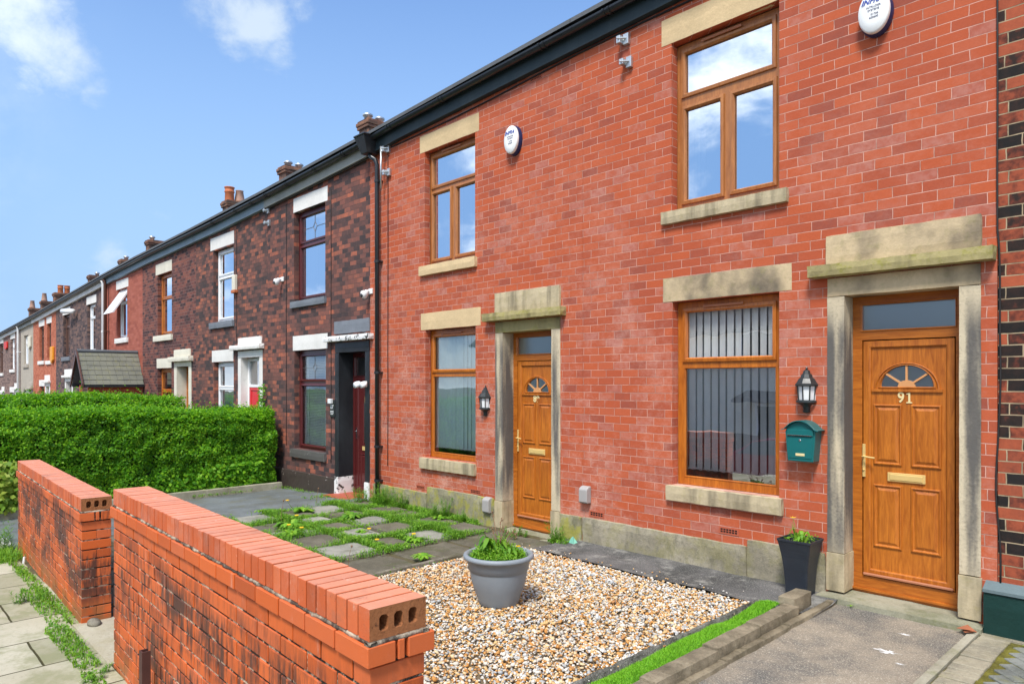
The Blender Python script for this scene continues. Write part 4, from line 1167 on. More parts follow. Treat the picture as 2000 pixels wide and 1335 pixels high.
cable(wob(-15.45, 2.8, 5.3, .008, 10, seed=11), .006, 'thin cable down the mottled brick above the white door case')
cable([(x, FY - .012, E(x) - .235 - .02 * math.sin(i)) for i, x in enumerate([-1.4, -2.2, -3, -3.8, -4.6, -5.4, -6.2, -7, -7.8, -8.6, -9.4])], .011, 'black cable strung along the wall top under the dark fascia of the red houses')
cable([(x, FY - .05, E(x) - .205) for x in [-9.95, -11, -12, -13, -13.8]], .010, 'pale edged cable under the grey fascia')

# ------------------------------------------------------------------ small fittings on the fronts
def alarm(x, z, label, full=True):
    t = thing('alarm_box', (x, FY, z - .17), label, 'alarm box', 'oval alarm boxes')
    b = MB()
    L = lambda k, y, dz=0: [(x + .5 * .25 * k * math.cos(2 * math.pi * i / 36), y, z + dz + .5 * .36 * k * math.sin(2 * math.pi * i / 36)) for i in range(36)]
    b.loops([L(1.06, FY), L(1.07, FY - .03), L(1.0, FY - .062)], cap=True); b.build('backplate', M['navy'], t, smooth=False)
    c = MB(); c.loops([L(1.0, FY - .06), L(1.01, FY - .078), L(.985, FY - .09), L(.93, FY - .098), L(.5, FY - .103)], cap=True)
    c.build('cover', M['alarm_white'], t, smooth=True)
    yy = FY - .1045
    text('lettering', 'INFRA', .062, (x - .008, yy, z + .085), M['blue_ink'], t, ext=.0008, shear=.35, bold=.0015)
    text('small_lettering', 'INTRUDER', .024, (x + .004, yy, z + .035), M['dark_ink'], t, ext=.0006)
    text('small_lettering', 'SYSTEMS', .024, (x + .004, yy, z + .008), M['dark_ink'], t, ext=.0006)
    text('small_lettering', '01706', .024, (x + .012, yy, z - .028), M['dark_ink'], t, ext=.0006)
    text('small_lettering', '600600', .024, (x + .006, yy, z - .054), M['dark_ink'], t, ext=.0006)
    return t
alarm(-2.135, 5.06, 'oval white alarm box cut by the top edge, right of the big upstairs window')
alarm(-6.55, 5.085, 'oval white alarm box high between the two upstairs brown windows')

def lantern(x, z, label, k=1.0):
    """half lantern: z = top of finial"""
    yc = FY - .005
    t = thing('wall_lantern', (x, FY, z - .42 * k), label, 'wall light', 'black half lanterns by the doors')
    A0, A1 = math.pi, 2 * math.pi
    r = MB()
    r.lathe([(0.004, 0), (.012, -.012), (.006, -.022), (.028, -.034), (.036, -.062), (.046, -.066), (.058, -.100), (.070, -.106), (.096, -.150), (.104, -.156), (.104, -.170), (.086, -.176)],
            (x, yc, z), 4, a0=A0, a1=A1, sx=k, sy=k)
    r.build('roof', M['black_matt'], t)
    g = MB()
    g.lathe([(.078, -.176), (.066, -.305)], (x, yc, z), 4, a0=A0, a1=A1)
    g.build('lamp_glass', M['lamp_glass'], t)
    bk = MB(); bk.box(x - .08, x + .08, FY - .012, FY - .002, z - .305, z - .176); bk.build('reflector', M['lamp_glass'], t)
    c = MB()
    for i in range(5):
        a = A0 + (A1 - A0) * i / 4
        c.tube([(x + .082 * math.cos(a), yc - .004 + .082 * math.sin(a), z - .172), (x + .070 * math.cos(a), yc - .004 + .070 * math.sin(a), z - .308)], .0065, 5)
    c.lathe([(.074, -.300), (.090, -.306), (.092, -.322), (.074, -.330), (.044, -.350), (.034, -.364), (.030, -.395), (.036, -.400), (.030, -.415), (.004, -.422)], (x, yc, z), 8, a0=A0, a1=A1)
    c.build('lamp_body', M['black_matt'], t)
    bl = MB(); bl.tube([(x - .015, yc - .03, z - .30), (x - .015, yc - .03, z - .268)], .015, 8); bl.build('lamp_holder', M['black_matt'], t)
    bl = MB(); bl.tube([(x - .015, yc - .03, z - .268), (x - .015, yc - .03, z - .235)], [.017, .014], 10); bl.build('bulb', M['bulb'], t, smooth=True)
    return t
lantern(-2.735, 2.085, 'black half lantern on the red brick right above the teal letterbox')
lantern(-7.13, 1.90, 'black half lantern left of the smaller oak door number 89')

# teal letterbox
t = thing('wall_letterbox', (-2.73, FY, 1.23), 'teal metal letterbox with scalloped arched lid hung under the lantern', 'letterbox')
bx0, bx1, by0 = -2.875, -2.60, 6.215
b = MB()
b.prism([(bx0 + .022, 1.235), (bx1 - .022, 1.235), (bx1, 1.50), (bx1 - .02, 1.545), (bx1 - .07, 1.578), ((bx0 + bx1) / 2, 1.592), (bx0 + .07, 1.578), (bx0 + .02, 1.545), (bx0, 1.50)], 'y', by0, FY - .002)
body = b.build('body', M['teal'], t, bevel=.004, seg=2)
b = MB(); b.hexa([(bx0 + .036, by0 - .005, 1.262), (bx1 - .036, by0 - .005, 1.262), (bx1 - .036, by0 + .001, 1.262), (bx0 + .036, by0 + .001, 1.262), (bx0 + .022, by0 - .005, 1.452), (bx1 - .022, by0 - .005, 1.452), (bx1 - .022, by0 + .001, 1.452), (bx0 + .022, by0 + .001, 1.452)])
b.build('door', M['teal'], t, bevel=.002)
b = MB(); b.box(bx0 + .02, bx1 - .02, by0 - .012, by0 + .001, 1.466, 1.520); b.build('letter_flap', M['teal'], t, bevel=.003)
b = MB(); b.box(bx0 + .024, bx1 - .03, by0 - .017, by0 - .010, 1.466, 1.472); b.build('flap_edge', M['chrome'], t)
b = MB(); b.lathe([(.011, 0), (.011, .004), (.007, .008)], (0, 0, 0), 12); b.v = [(-2.738 + a, by0 - .005 - z, 1.425 + c) for a, c, z in b.v]; b.build('lock', M['chrome'], t)
b = MB(); b.box(-2.775, -2.695, by0 - .009, by0 - .003, 1.285, 1.308); b.build('name_plate', M['brass_pale'], t)
lid = MB()
n = 24; cx = (bx0 + bx1) / 2; hw = (bx1 - bx0) / 2
top = []
for i in range(n + 1):
    s_ = -1.22 + 2.44 * i / n
    a = abs(s_)
    z = 1.603 - .075 * min(a, 1) ** 2.2 - (.010 * (a - 1) / .2 if a > 1 else 0)
    top.append((cx + s_ * hw, z))
v0 = len(lid.v)
for i in range(n):
    (xa, za), (xb, zb) = top[i], top[i + 1]
    sc_ = .012
    xm = (xa + xb) / 2; zm = (za + zb) / 2
    lid.quad((xa, by0 - .028, za), (xb, by0 - .028, zb), (xb, FY - .001, zb), (xa, FY - .001, za))
    lid.quad((xa, by0 - .026, za - .003), (xb, by0 - .026, zb - .003), (xb, FY - .001, zb - .003), (xa, FY - .001, za - .003))
    lid.add([(xa, by0 - .028, za), (xb, by0 - .028, zb), (xb - .002, by0 - .030, zb - .006), (xm, by0 - .030, zm - sc_), (xa + .002, by0 - .030, za - .006)], [(0, 1, 2, 3, 4)])
lid.build('lid', M['teal'], t)

# number plate with its little lamp at 87
t = thing('house_number_plaque', (-11.22, FY, 1.30), 'black number 87 plaque with a white lamp on top beside the black door case', 'house number')
b = MB(); b.box(-11.31, -11.15, 6.325, FY - .001, 1.32, 1.63); b.build('plate', M['black_matt'], t, bevel=.004)
b = MB(); b.box(-11.30, -11.20, 6.27, 6.325, 1.56, 1.645); b.build('lamp', M['lamp_glass'], t, bevel=.006)
text('digits', '87', .10, (-11.235, 6.322, 1.50), M['white_plastic'], t, ext=.001, bold=.002)
b = MB()
for k, (w_, z) in enumerate([(.11, 1.425), (.12, 1.40), (.08, 1.372)]): b.box(-11.235 - w_ / 2, -11.235 + w_ / 2, 6.321, 6.3245, z - .005, z + .005)
b.build('small_print', M['white_plastic'], t)

def camera_dome(x, z, label):
    t = thing('security_camera', (x, FY, z - .1), label, 'camera', 'white security cameras')
    b = MB(); b.box(x - .055, x + .055, FY - .035, FY - .001, z + .02, z + .11); b.tube([(x - .02, FY - .04, z + .07), (x - .03, FY - .11, z + .065)], .022, 10); b.build('mount', M['white_plastic'], t, bevel=.008)
    b = MB(); b.lathe([(.02, .075), (.055, .06), (.062, .02), (.055, -.02), (.035, -.05), (.01, -.06)], (x - .035, FY - .12, z), 18); b.build('housing', M['white_plastic'], t, smooth=True)
    b = MB(); b.lathe([(.03, 0), (.034, .012), (.02, .02)], (0, 0, 0), 14); b.v = [(x - .035 + a, FY - .165 - c, z - .01 + q) for a, q, c in b.v]; b.build('lens', M['black_matt'], t, smooth=True)
    return t
camera_dome(-9.98, 3.38, 'white dome security camera beside the black downpipe')
camera_dome(-13.20, 3.92, 'small white security camera left of the maroon upstairs window')
t = thing('spot_light', (-10.13, FY, 1.84), 'twin white spotlight fixed to the black door case', 'light')
b = MB(); b.box(-10.17, -10.09, FY - .04, FY - .012, 1.86, 1.96); b.build('mount', M['white_plastic'], t, bevel=.006)
for k, (xx, dy) in enumerate([(-10.20, -.14), (-10.07, -.10)]):
    b = MB(); b.lathe([(.02, 0), (.05, .01), (.055, .05), (.05, .09)], (0, 0, 0), 14); b.v = [(xx + a - q * .5, FY + dy + .05 - q * .8, 1.915 + c - q * .25) for a, c, q in b.v]; b.build('lamp_head', M['white_plastic'], t, smooth=True)

def bracket(x, z, label, kind=0):
    t = thing('wall_bracket', (x, FY, z - .07), label, 'bracket', 'galvanised brackets under the eaves')
    b = MB(); b.box(x - .022, x + .05, FY - .045, FY - .001, z - .06, z + .06); b.build('channel', M['galv'], t, bevel=.004)
    b = MB(); b.box(x - .075, x - .022, FY - .10, FY - .02, z - .045 + .02 * kind, z + .04); b.tube([(x - .05, FY - .12, z), (x + .03, FY - .03, z + .01)], .012, 8); b.build('clamp', M['galv'], t, bevel=.006)
    return t
bracket(-4.76, 5.77, 'upper galvanised bracket left of the big upstairs window', 0)
bracket(-4.72, 5.50, 'lower galvanised bracket left of the big upstairs window', 1)
bracket(-9.47, 5.68, 'upper bracket holding the grey pole beside the hopper')
bracket(-9.45, 5.30, 'lower bracket holding the grey pole beside the hopper')
bracket(-13.83, 5.46, 'bracket under the grey fascia of the sooty house', 1)
bracket(-13.80, 5.20, 'pale square bracket just under the one below the grey fascia', 1)
b = MB(); b.tube([(-9.55, 6.25, 5.05), (-9.55, 6.25, 5.72)], .016, 8); tag(b.build('steel_pole', M['galv'], smooth=True), 'short grey steel pole clamped to the wall beside the hopper', 'pole')

def airbrick(x, z, label, holes=(7, 2), w_=.215, hh=.068, slant=False):
    t = thing('air_brick', (x, FY, z - hh / 2), label, 'air brick', 'terracotta air bricks')
    b = MB(); nx, nz = holes
    hs = []
    for i in range(nx):
        for k in range(nz):
            xa = x - w_ / 2 + .014 + (w_ - .028) * i / nx; za = z - hh / 2 + .012 + (hh - .024) * k / nz
            hs.append((xa + .003, xa + (w_ - .028) / nx - .003, za + .002, za + (hh - .024) / nz - .002, .0042))
    hs2 = sorted(hs)
    plate(b, x - w_ / 2, x + w_ / 2, z - hh / 2, z + hh / 2, hs2, FY - .006)
    for (a0, a1, c0, c1) in [(-1, 1, -1, -1), (-1, 1, 1, 1)]:
        zz = z + c0 * hh / 2; b.quad((x - w_ / 2, FY - .006, zz), (x + w_ / 2, FY - .006, zz), (x + w_ / 2, FY + .01, zz), (x - w_ / 2, FY + .01, zz))
    for sx in (-1, 1):
        xx = x + sx * w_ / 2; b.quad((xx, FY - .006, z - hh / 2), (xx, FY + .01, z - hh / 2), (xx, FY + .01, z + hh / 2), (xx, FY - .006, z + hh / 2))
    b.build('grille', M['air_brick'], t)
    c = MB(); c.quad((x - w_ / 2 + .01, FY - .0015, z - hh / 2 + .008), (x + w_ / 2 - .01, FY - .002, z - hh / 2 + .008), (x + w_ / 2 - .01, FY - .002, z + hh / 2 - .008), (x - w_ / 2 + .01, FY - .002, z + hh / 2 - .008)); c.build('backing', M['void'], t)
    return t
airbrick(-3.51, .47, 'air brick under the big ground floor window', (6, 2))
airbrick(-5.19, .408, 'air brick right beside the grey vent cover at the foot of the bright red wall', (5, 2))
airbrick(-7.345, .425, 'air brick below the ground floor window of number 89', (6, 2))
airbrick(-8.62, .35, 'plain air brick low down near the cement plinth step of number 89', (5, 2), .20, .06)
airbrick(-6.18, 5.80, 'air brick high under the dark fascia', (7, 2), .21, .075)
def vent(x, z, label, w_=.125, hh=.20):
    t = thing('vent_cover', (x, FY, z - hh / 2), label, 'vent cover', 'grey vent covers near the doors')
    b = MB()
    pr = []
    for k in range(9):
        a = math.pi / 2 * k / 8
        pr.append((FY - .085 * math.cos(a) if k else FY - .085, z + hh / 2 - .05 + .05 * math.sin(a)))
    b.prism([(FY - .001, z - hh / 2), (FY - .07, z - hh / 2), (FY - .085, z - hh / 2 + .02)] + pr, 'x', x - w_ / 2, x + w_ / 2)
    b.build('hood', M['grey_plastic'], t, bevel=.01, seg=3)
    return t
vent(-5.335, .625, 'grey rounded vent cover on brick right of the number 89 door')
vent(-7.055, .285, 'grey rounded vent cover on the mossy plinth left of the number 89 door', .13, .21)

# distant fittings
t = thing('alarm_box', (-15.35, FY, 3.85), 'cream box with a red foot beside the white upstairs window', 'alarm box'); b = MB(); b.box(-15.58, -15.42, FY - .07, FY, 3.98, 4.32); b.build('cover', M['cream_paint'], t, bevel=.01); b = MB(); b.box(-15.60, -15.40, FY - .08, FY, 3.92, 3.985); b.build('foot', M['terracotta'], t, bevel=.005)
def farbox(x, z, mat, label, w_=.45, hh=.42):
    b = MB(); b.prism([(x - w_ / 2, z - hh * .3), (x, z - hh / 2), (x + w_ / 2, z - hh * .3), (x + w_ / 2, z + hh / 2), (x - w_ / 2, z + hh / 2)], 'y', FY - .09, FY)
    return tag(b.build('alarm_box', mat, bevel=.02), label, 'alarm box')
farbox(-34.1, 3.05, plain('orange_plastic', (.75, .30, .02), .5), 'orange alarm box on the orange brick house', .5, .7)
farbox(-38.9, 3.75, M['cream_paint'], 'cream alarm box on the beige rendered house', .5, .6)
farbox(-45.3, 3.85, plain('red_plastic', (.60, .03, .02), .5), 'red alarm box on the faded brown brick house', .8, .42)
b = MB(); b.tube([(-30.9, FY - .3, 4.62), (-29.9, FY - .16, 4.55)], .09, 10); tag(b.build('wall_floodlight', M['white_plastic'], smooth=True), 'white tube light on the grey brown brick wall between slim windows', 'light')

# ------------------------------------------------------------------ blinds and curtains
def vblind(x0, x1, z0, z1, mat, label, pitch=.088, w_=.084, ang=32, y=6.525, chains=True, group='vertical blinds', top=True):
    t = thing('vertical_blind', ((x0 + x1) / 2, y, z0), label, 'blind', group)
    b = MB(); x = x0 + pitch / 2; k = 0
    pts = []
    while x < x1:
        a = R(ang + rnd.uniform(-9, 9)); c, s_ = math.cos(a) * w_ / 2, math.sin(a) * w_ / 2
        b.add([(x - c, y - s_, z0), (x, y + .004, z0), (x + c, y + s_, z0), (x + c, y + s_, z1), (x, y + .004, z1), (x - c, y - s_, z1)], [(0, 1, 4, 5), (1, 2, 3, 4)])
        pts.append(x); x += pitch; k += 1
    b.build('slats', mat, t)
    if chains:
        c = MB()
        for p, q in zip(pts, pts[1:]):
            c.tube([(p - .02 + (q - p + .02) * i / 6, y - .04, z0 + .030 - .034 * math.sin(math.pi * i / 6)) for i in range(7)], .0036, 4)
            c.box(p - .022, p + .022, y - .043, y - .038, z0 + .004, z0 + .016)
        c.build('chain', M['white_plastic'], t)
    if top:
        r = MB(); r.box(x0, x1, y - .03, y + .03, z1, z1 + .03); r.build('rail', M['white_plastic'], t)
    return t
vblind(-4.25, -2.9, 1.03, 2.72, M['blind_grey'], 'grey vertical blind with looped bottom chains behind the big ground floor window', ang=-11)
vblind(-8.60, -7.25, .965, 2.65, M['blind_teal'], 'pale vertical blind with wavy chains behind the narrower ground floor window of number 89', ang=2)
vblind(-16.9, -15.5, .6, 2.35, M['blind_teal'], 'pale vertical blind behind the white ground floor window', ang=20, chains=False)
t = thing('venetian_blind', (-12.1, 6.53, .75), 'white venetian blind behind the leaded maroon ground floor window', 'blind')
b = MB()
for k in range(58):
    z = .76 + k * .03
    b.quad((-12.66, 6.515, z - .011), (-11.58, 6.515, z - .011), (-11.58, 6.528, z + .012), (-12.66, 6.528, z + .012))
b.build('slats', M['white_plastic'], t)
b = MB()
for x in (-12.45, -11.80): b.box(x - .016, x + .016, 6.508, 6.511, .75, 2.5)
b.build('ladder_tape', M['white_plastic'], t)
def curtain(x0, x1, z0, z1, label, y=6.62, n=40, amp=.018, waves=7, mat='fabric_white'):
    b = MB(); P_ = []
    for i in range(n + 1):
        x = x0 + (x1 - x0) * i / n
        P_.append((x, y + amp * math.sin(i / n * waves * 2 * math.pi)))
    for (p, q) in zip(P_, P_[1:]): b.quad((p[0], p[1], z0), (q[0], q[1], z0), (q[0], q[1], z1), (p[0], p[1], z1))
    return tag(b.build('net_curtain', M[mat], smooth=True), label, 'curtain', 'net curtains upstairs')
curtain(-4.2, -3.93, 3.8, 5.5, 'narrow white curtain at the left inside the big upstairs window')
curtain(-8.6, -7.95, 3.75, 5.4, 'white curtain filling the left half of the number 89 upstairs window')
curtain(-12.75, -12.30, 3.55, 5.2, 'white curtain at the left of the maroon upstairs window')
curtain(-16.85, -16.3, 3.35, 5.0, 'white curtain inside the white upstairs window')

# ------------------------------------------------------------------ slated porch of the red painted house
t = thing('porch', (-22.6, 5.5, -.5), 'small brick porch with steep mossy slate roof beyond the hedges', 'porch')
px, py0, py1 = -22.66, 4.95, FY - .004
b = MB(); b.box(px - .50, px - .42, py0, py1, -.6, 1.85); b.box(px + .42, px + .50, py0, py1, -.6, 1.85)
b.box(px - .42, px - .40, py0 + .001, py0 + .1, -.6, 1.85); b.build('wall', brick_mat('porch_brick', RED, (.6, .4, .3), length=.22, height=.078), t)
b = MB(); b.prism([(px - .44, 1.82), (px + .44, 1.82), (px, 2.58)], 'y', py0 + .02, py0 + .09); b.build('gable', M['brown_frame'], t)
for sgn in (-1, 1):
    r = MB(); nrow = 7
    for k in range(nrow):
        u0, u1 = k / nrow, (k + 1.12) / nrow
        y_ = 4.80; j = 0
        while y_ < FY - .03:
            w_ = .17 + rnd.uniform(-.012, .012)
            ye = min(y_ + w_, FY - .005)
            o = rnd.uniform(0, .006)
            def q(u, y__, off):
                return (px + sgn * (.64 * (1 - u) + off * .82), y__, 1.86 + .94 * u + off * .57)
            a, b2 = u0, min(u1, 1.0)
            r.hexa([q(a, y_, .012 + o), q(a, ye - .004, .012 + o), q(a, ye - .004, .022 + o), q(a, y_, .022 + o), q(b2, y_, .0 + o), q(b2, ye - .004, .0 + o), q(b2, ye - .004, .010 + o), q(b2, y_, .010 + o)])
            y_ += w_; j += 1
    r.build('slates', M['slate'] if sgn < 0 else stone_mat('mossy_porch_slate', (.20, .20, .16), (.10, .105, .10), .5, (.26, .25, .10), .5, lo=.46, hi=.6), t)
b = MB()
for sgn in (-1, 1):
    b.prism([(px + sgn * .70, 1.80), (px + sgn * .70, 1.90), (px, 2.86), (px, 2.74)], 'y', 4.755, 4.795)
b.build('bargeboard', M['brown_frame'], t)
b = MB(); b.tube([(px, 4.78, 2.815), (px, FY - .01, 2.815)], .055, 8); b.build('ridge_tile', M['slate'], t)
b = MB(); b.box(px + .60, px + .68, 4.8, FY - .01, 1.80, 1.87); b.box(px - .68, px - .60, 4.8, FY - .01, 1.80, 1.87); b.build('porch_gutter', M['black_plastic'], t)
b = MB(); b.ring(px - .38, px + .38, -.5, 1.8, [(0, py0 + .06), (.06, py0 + .04), (.1, py0 + .06)], cap=True); b.build('door', M['brown_frame'], t)

# ------------------------------------------------------------------ ground
def gz(x, y):
    """height of the pavement and of the land beyond"""
    if x > -9.8: base = .035 + max(-.06, min(0, (x + 5.5) * .012))
    else: base = -.02 + (x + 9.8) * .036
    return base
b = MB()
xs = [-400, -200, -120, -80, -60, -50, -40, -30, -24, -18, -14, -12, -9.8, -8, -6, -4, -2, 0, 3, 8, 20, 60, 200, 400]
ys = [-400, -150, -60, -30, -20, -12, -9, -6, -4.5, -3.5, -2.2, -1, 0, 1, 2, 4, 6.3, 14, 40, 150, 400]
def land(x, y):
    g = gz(max(x, -60), y) - .06
    if y < -1: g -= 1.15 * min(1, (-1 - y) / 3.0)
    return g
V = [[(x, y, land(x, y)) for y in ys] for x in xs]
for i in range(len(xs) - 1):
    for j in range(len(ys) - 1):
        b.quad(V[i][j], V[i + 1][j], V[i + 1][j + 1], V[i][j + 1])
struct(b.build('ground', M['ground'], org=(0, 0, 0)))
def sheet(name, poly, zf, mat, n=1, thick=None, cols=None):
    """grid sheet between x0,x1,y0,y1 following zf"""
    x0, x1, y0, y1 = poly
    b = MB(); nx = max(1, int((x1 - x0) / .5)); ny = max(1, int((y1 - y0) / .5))
    P = lambda i, j: (x0 + (x1 - x0) * i / nx, y0 + (y1 - y0) * j / ny)
    for i in range(nx):
        for j in range(ny):
            q = [P(i, j), P(i + 1, j), P(i + 1, j + 1), P(i, j + 1)]
            b.quad(*[(a, c, zf(a, c)) for a, c in q])
    return struct(b.build(name, mat, org=(0, 0, 0)))
# pavement of stone flags in front of the walls
sheet('pavement', (-60, 6, -1.0, 1.42), lambda x, y: gz(x, y) + .004, M['flags'])
# road well below on the far side
b = MB()
b.quad((-80, -9.5, land(-30, -9.5) + .03), (40, -9.5, land(-5, -9.5) + .03), (40, -4.2, land(-5, -4.2) + .03), (-80, -4.2, land(-30, -4.2) + .03)); struct(b.build('road', M['asphalt'], org=(0, 0, 0)))
def soft(x, y, a=.006, f=3):
    return a * mnoise.noise(Vector((x * f, y * f, 0)))
# tarmac path to door 91
b = MB()
def grid(b, x0, x1, y0, y1, zf, st=.12, m=0):
    nx = max(1, int((x1 - x0) / st)); ny = max(1, int((y1 - y0) / st))
    vs = [(x0 + (x1 - x0) * i / nx, y0 + (y1 - y0) * j / ny) for j in range(ny + 1) for i in range(nx + 1)]
    b.add([(x, y, zf(x, y)) for x, y in vs], [(j * (nx + 1) + i, j * (nx + 1) + i + 1, (j + 1) * (nx + 1) + i + 1, (j + 1) * (nx + 1) + i) for j in range(ny) for i in range(nx)], m)
grid(b, -2.45, -1.365, 1.42, 6.24, lambda x, y: .035 + soft(x, y, .012, 1.6) - .02 * max(0, (5.2 - y)) * .3)
struct(b.build('path', M['path'], org=(0, 0, 0)))
b = MB(); grid(b, -5.62, -2.40, 5.70, 6.34, lambda x, y: .048 + soft(x, y, .016, 2.2) + (.02 if y > 6.1 else 0)); struct(b.build('concrete_strip', M['strip'], org=(0, 0, 0)))
b = MB(); grid(b, -6.0, -2.84, 1.40, 5.74, lambda x, y: .008 + soft(x, y, .012, 1.5), .2); struct(b.build('gravel_bed', M['gravel_bed'], org=(0, 0, 0)))
b = MB(); grid(b, -12.95, -9.86, 1.42, 6.33, lambda x, y: .005 - max(0, -9.9 - x) * .045 + soft(x, y, .01, 1)); struct(b.build('driveway', M['drive'], org=(0, 0, 0)))
b = MB(); grid(b, -9.9, -5.85, 1.40, 6.33, lambda x, y: .0 + soft(x, y, .015, 3), .15); struct(b.build('soil_ground', stone_mat('weedy_soil', (.11, .09, .05), (.05, .04, .02), .5, (.10, .14, .03), .5, grain=2), org=(0, 0, 0)))

# kerb edge of the path and block paving to the right
b = MB(); b.stone(-1.425, -1.362, 1.5, 6.235, -.1, .062, .003, .1, seed=3)
tag(b.build('kerb_edging', M['kerb']), 'long thin concrete kerb edging between the tarmac path and the block paving', 'kerb')
b = MB()
def block(cx, cy, lx, ly, ang, z, m=0):
    c, s_ = math.cos(ang), math.sin(ang)
    P = lambda a, q, zz: (cx + a * c - q * s_, cy + a * s_ + q * c, zz)
    h = lx / 2 - .0055; k = ly / 2 - .0055; e = .005
    b.loops([[P(-h, -k, z - .06), P(h, -k, z - .06), P(h, k, z - .06), P(-h, k, z - .06)], [P(-h, -k, z - e), P(h, -k, z - e), P(h, k, z - e), P(-h, k, z - e)], [P(-h + e, -k + e, z), P(h - e, -k + e, z), P(h - e, k - e, z), P(-h + e, k - e, z)]], cap=True, m=m)
y = 6.18
while y > 1.5:
    block(-1.36 + .10 + rnd.uniform(-.003, .003), y, .2, .1, rnd.uniform(-.02, .02), .052 + rnd.uniform(-.004, .003)); y -= .1
y = 6.14
# narrow stretcher run then 45 degree herringbone
for i in range(-30, 31):
    for j in range(-16, 17):
        u = j * .2 + (.1 if i % 2 else 0); v = i * .1
        x_ = .1 + (u + v) * .70711; y_ = 4.2 + (v - u) * .70711
        if -1.04 < x_ < 1.5 and 1.5 < y_ < 6.12:
            block(x_, y_, .2, .1, R(-45), .050 + rnd.uniform(-.005, .003), 1)
b.box(-1.36, 1.6, 6.19, 6.24, .0, .05, 0)
struct(b.build('block_paving', [M['setts'], M['setts_grey']], org=(0, 0, 0)))
b = MB(); grid(b, -1.36, 1.6, 1.4, 6.33, lambda x, y: .037 + soft(x, y, .012, 9), .06); struct(b.build('paving_joint_moss', M['moss'], org=(0, 0, 0)))

# edging stones between turf and path
def estone(y0, y1, x0, x1, z0, z1, label, seed, mat='edge_stone'):
    b = MB(); b.stone(x0, x1, y0, y1, z0, z1, .0035, .04, seed=seed, freq=9)
    return tag(b.build('edging_stone', M[mat]), label, 'edging stone', 'stones edging the turf strip')
estone(5.62, 5.95, -2.66, -2.52, .02, .175, 'upright mossy edging stone nearest the door 91, at the end of its row', 1)
estone(4.95, 5.60, -2.60, -2.47, .01, .135, 'second worn edging stone from the planter end of the row', 2)
estone(4.30, 4.93, -2.585, -2.455, .01, .14, 'third worn edging stone beside the turf strip', 3)
estone(3.55, 4.28, -2.57, -2.44, .0, .135, 'fourth worn edging stone beside the turf strip near the bottom edge', 4)
estone(2.6, 3.53, -2.55, -2.42, .0, .13, 'nearest worn edging stone, cut by the bottom edge', 5)
b = MB()
b.stone(-2.475, -2.405, 5.30, 6.18, -.03, .072, .004, .05, seed=8); b.stone(-2.47, -2.40, 4.33, 5.29, -.03, .069, .004, .05, seed=9); b.stone(-2.465, -2.39, 2.6, 4.32, -.03, .066, .004, .05, seed=10)
tag(b.build('low_kerb', M['edge_stone']), 'low mossy stone kerb at the foot of the edging stones beside the path', 'kerb')
b = MB(); b.stone(-2.90, -2.845, 2.0, 5.74, -.05, .085, .012, .045, seed=12, freq=8)
tag(b.build('concrete_edging', conc_mat('ragged_grey_concrete', (.26, .25, .22), (.08, .075, .065), (.5, .48, .42), speck=.6, big=5, bd=.02)), 'ragged grey concrete edging between gravel and turf', 'edging')
b = MB(); b.stone(-5.98, -5.90, 1.7, 5.35, -.05, .062, .008, .08, seed=14); b.stone(-5.9, -5.5, 5.35, 5.42, -.05, .055, .006, .08, seed=15)
tag(b.build('concrete_edging', M['edge']), 'dark low concrete edging between weedy slabs and gravel', 'edging')
# kerb under the hedge and along the drive front
b = MB(); b.stone(-13.03, -12.90, 1.55, 6.2, -.3, .0, .006, .12, seed=16); tag(b.build('hedge_kerb', M['kerb']), 'concrete kerb along the foot of the near hedge', 'kerb')
b = MB()
for i in range(8):
    xa = -9.9 - i * .92
    b.stone(xa - .90, xa, 1.40, 1.50, gz(xa, 0) - .1, gz(xa - .5, 0) + .03, .003, .15, seed=17 + i)
tag(b.build('drive_kerb', conc_mat('pale_kerb', (.55, .54, .50), (.4, .39, .35), (.6, .6, .55))), 'pale concrete kerb across the front of the grey driveway at the left edge', 'kerb')

# ------------------------------------------------------------------ paving slabs of the front garden
b = MB(); b2 = MB()
cols_ = [(-9.82, -9.22), (-9.12, -8.62), (-8.56, -8.08), (-8.00, -7.40), (-7.32, -6.78)]
rows_ = [(3.42, 3.80), (3.88, 4.42), (4.50, 4.94), (5.02, 5.50), (5.60, 6.12)]
k = 0
for i, (xa, xb) in enumerate(cols_):
    for j, (ya, yb) in enumerate(rows_):
        k += 1
        dark = (i + j) % 2 == 0 or j == 4
        zt = .045 + rnd.uniform(-.012, .006)
        tx = rnd.uniform(-.02, .02)
        (b2 if dark else b).stone(xa + tx, xb + tx, ya + tx, yb + tx, -.03, zt, .005, .09, seed=k)
for (xa, xb, ya, yb) in [(-6.70, -6.02, 2.6, 3.55), (-6.70, -6.02, 3.6, 4.45), (-6.70, -5.98, 4.5, 5.30), (-6.72, -5.68, 5.36, 6.2), (-6.70, -6.02, 1.6, 2.55)]:
    k += 1; b2.stone(xa, xb, ya, yb, -.06, .008 + rnd.uniform(-.004, .004), .004, .1, seed=k)
for (ya, yb) in [(1.6, 2.3), (2.35, 3.35)]:
    for (xa, xb) in cols_: k += 1; b2.stone(xa, xb, ya, yb, -.05, .03, .004, .12, seed=k)
struct(b.build('paving_slabs', M['slab'], org=(0, 0, 0))); struct(b2.build('grimy_paving_slabs', M['slab_dark'], org=(0, 0, 0)))
b = MB(); b.stone(-6.78, -6.73, 3.4, 6.1, -.05, .035, .006, .08, seed=99); struct(b.build('slab_step_edge', M['edge'], org=(0, 0, 0)))

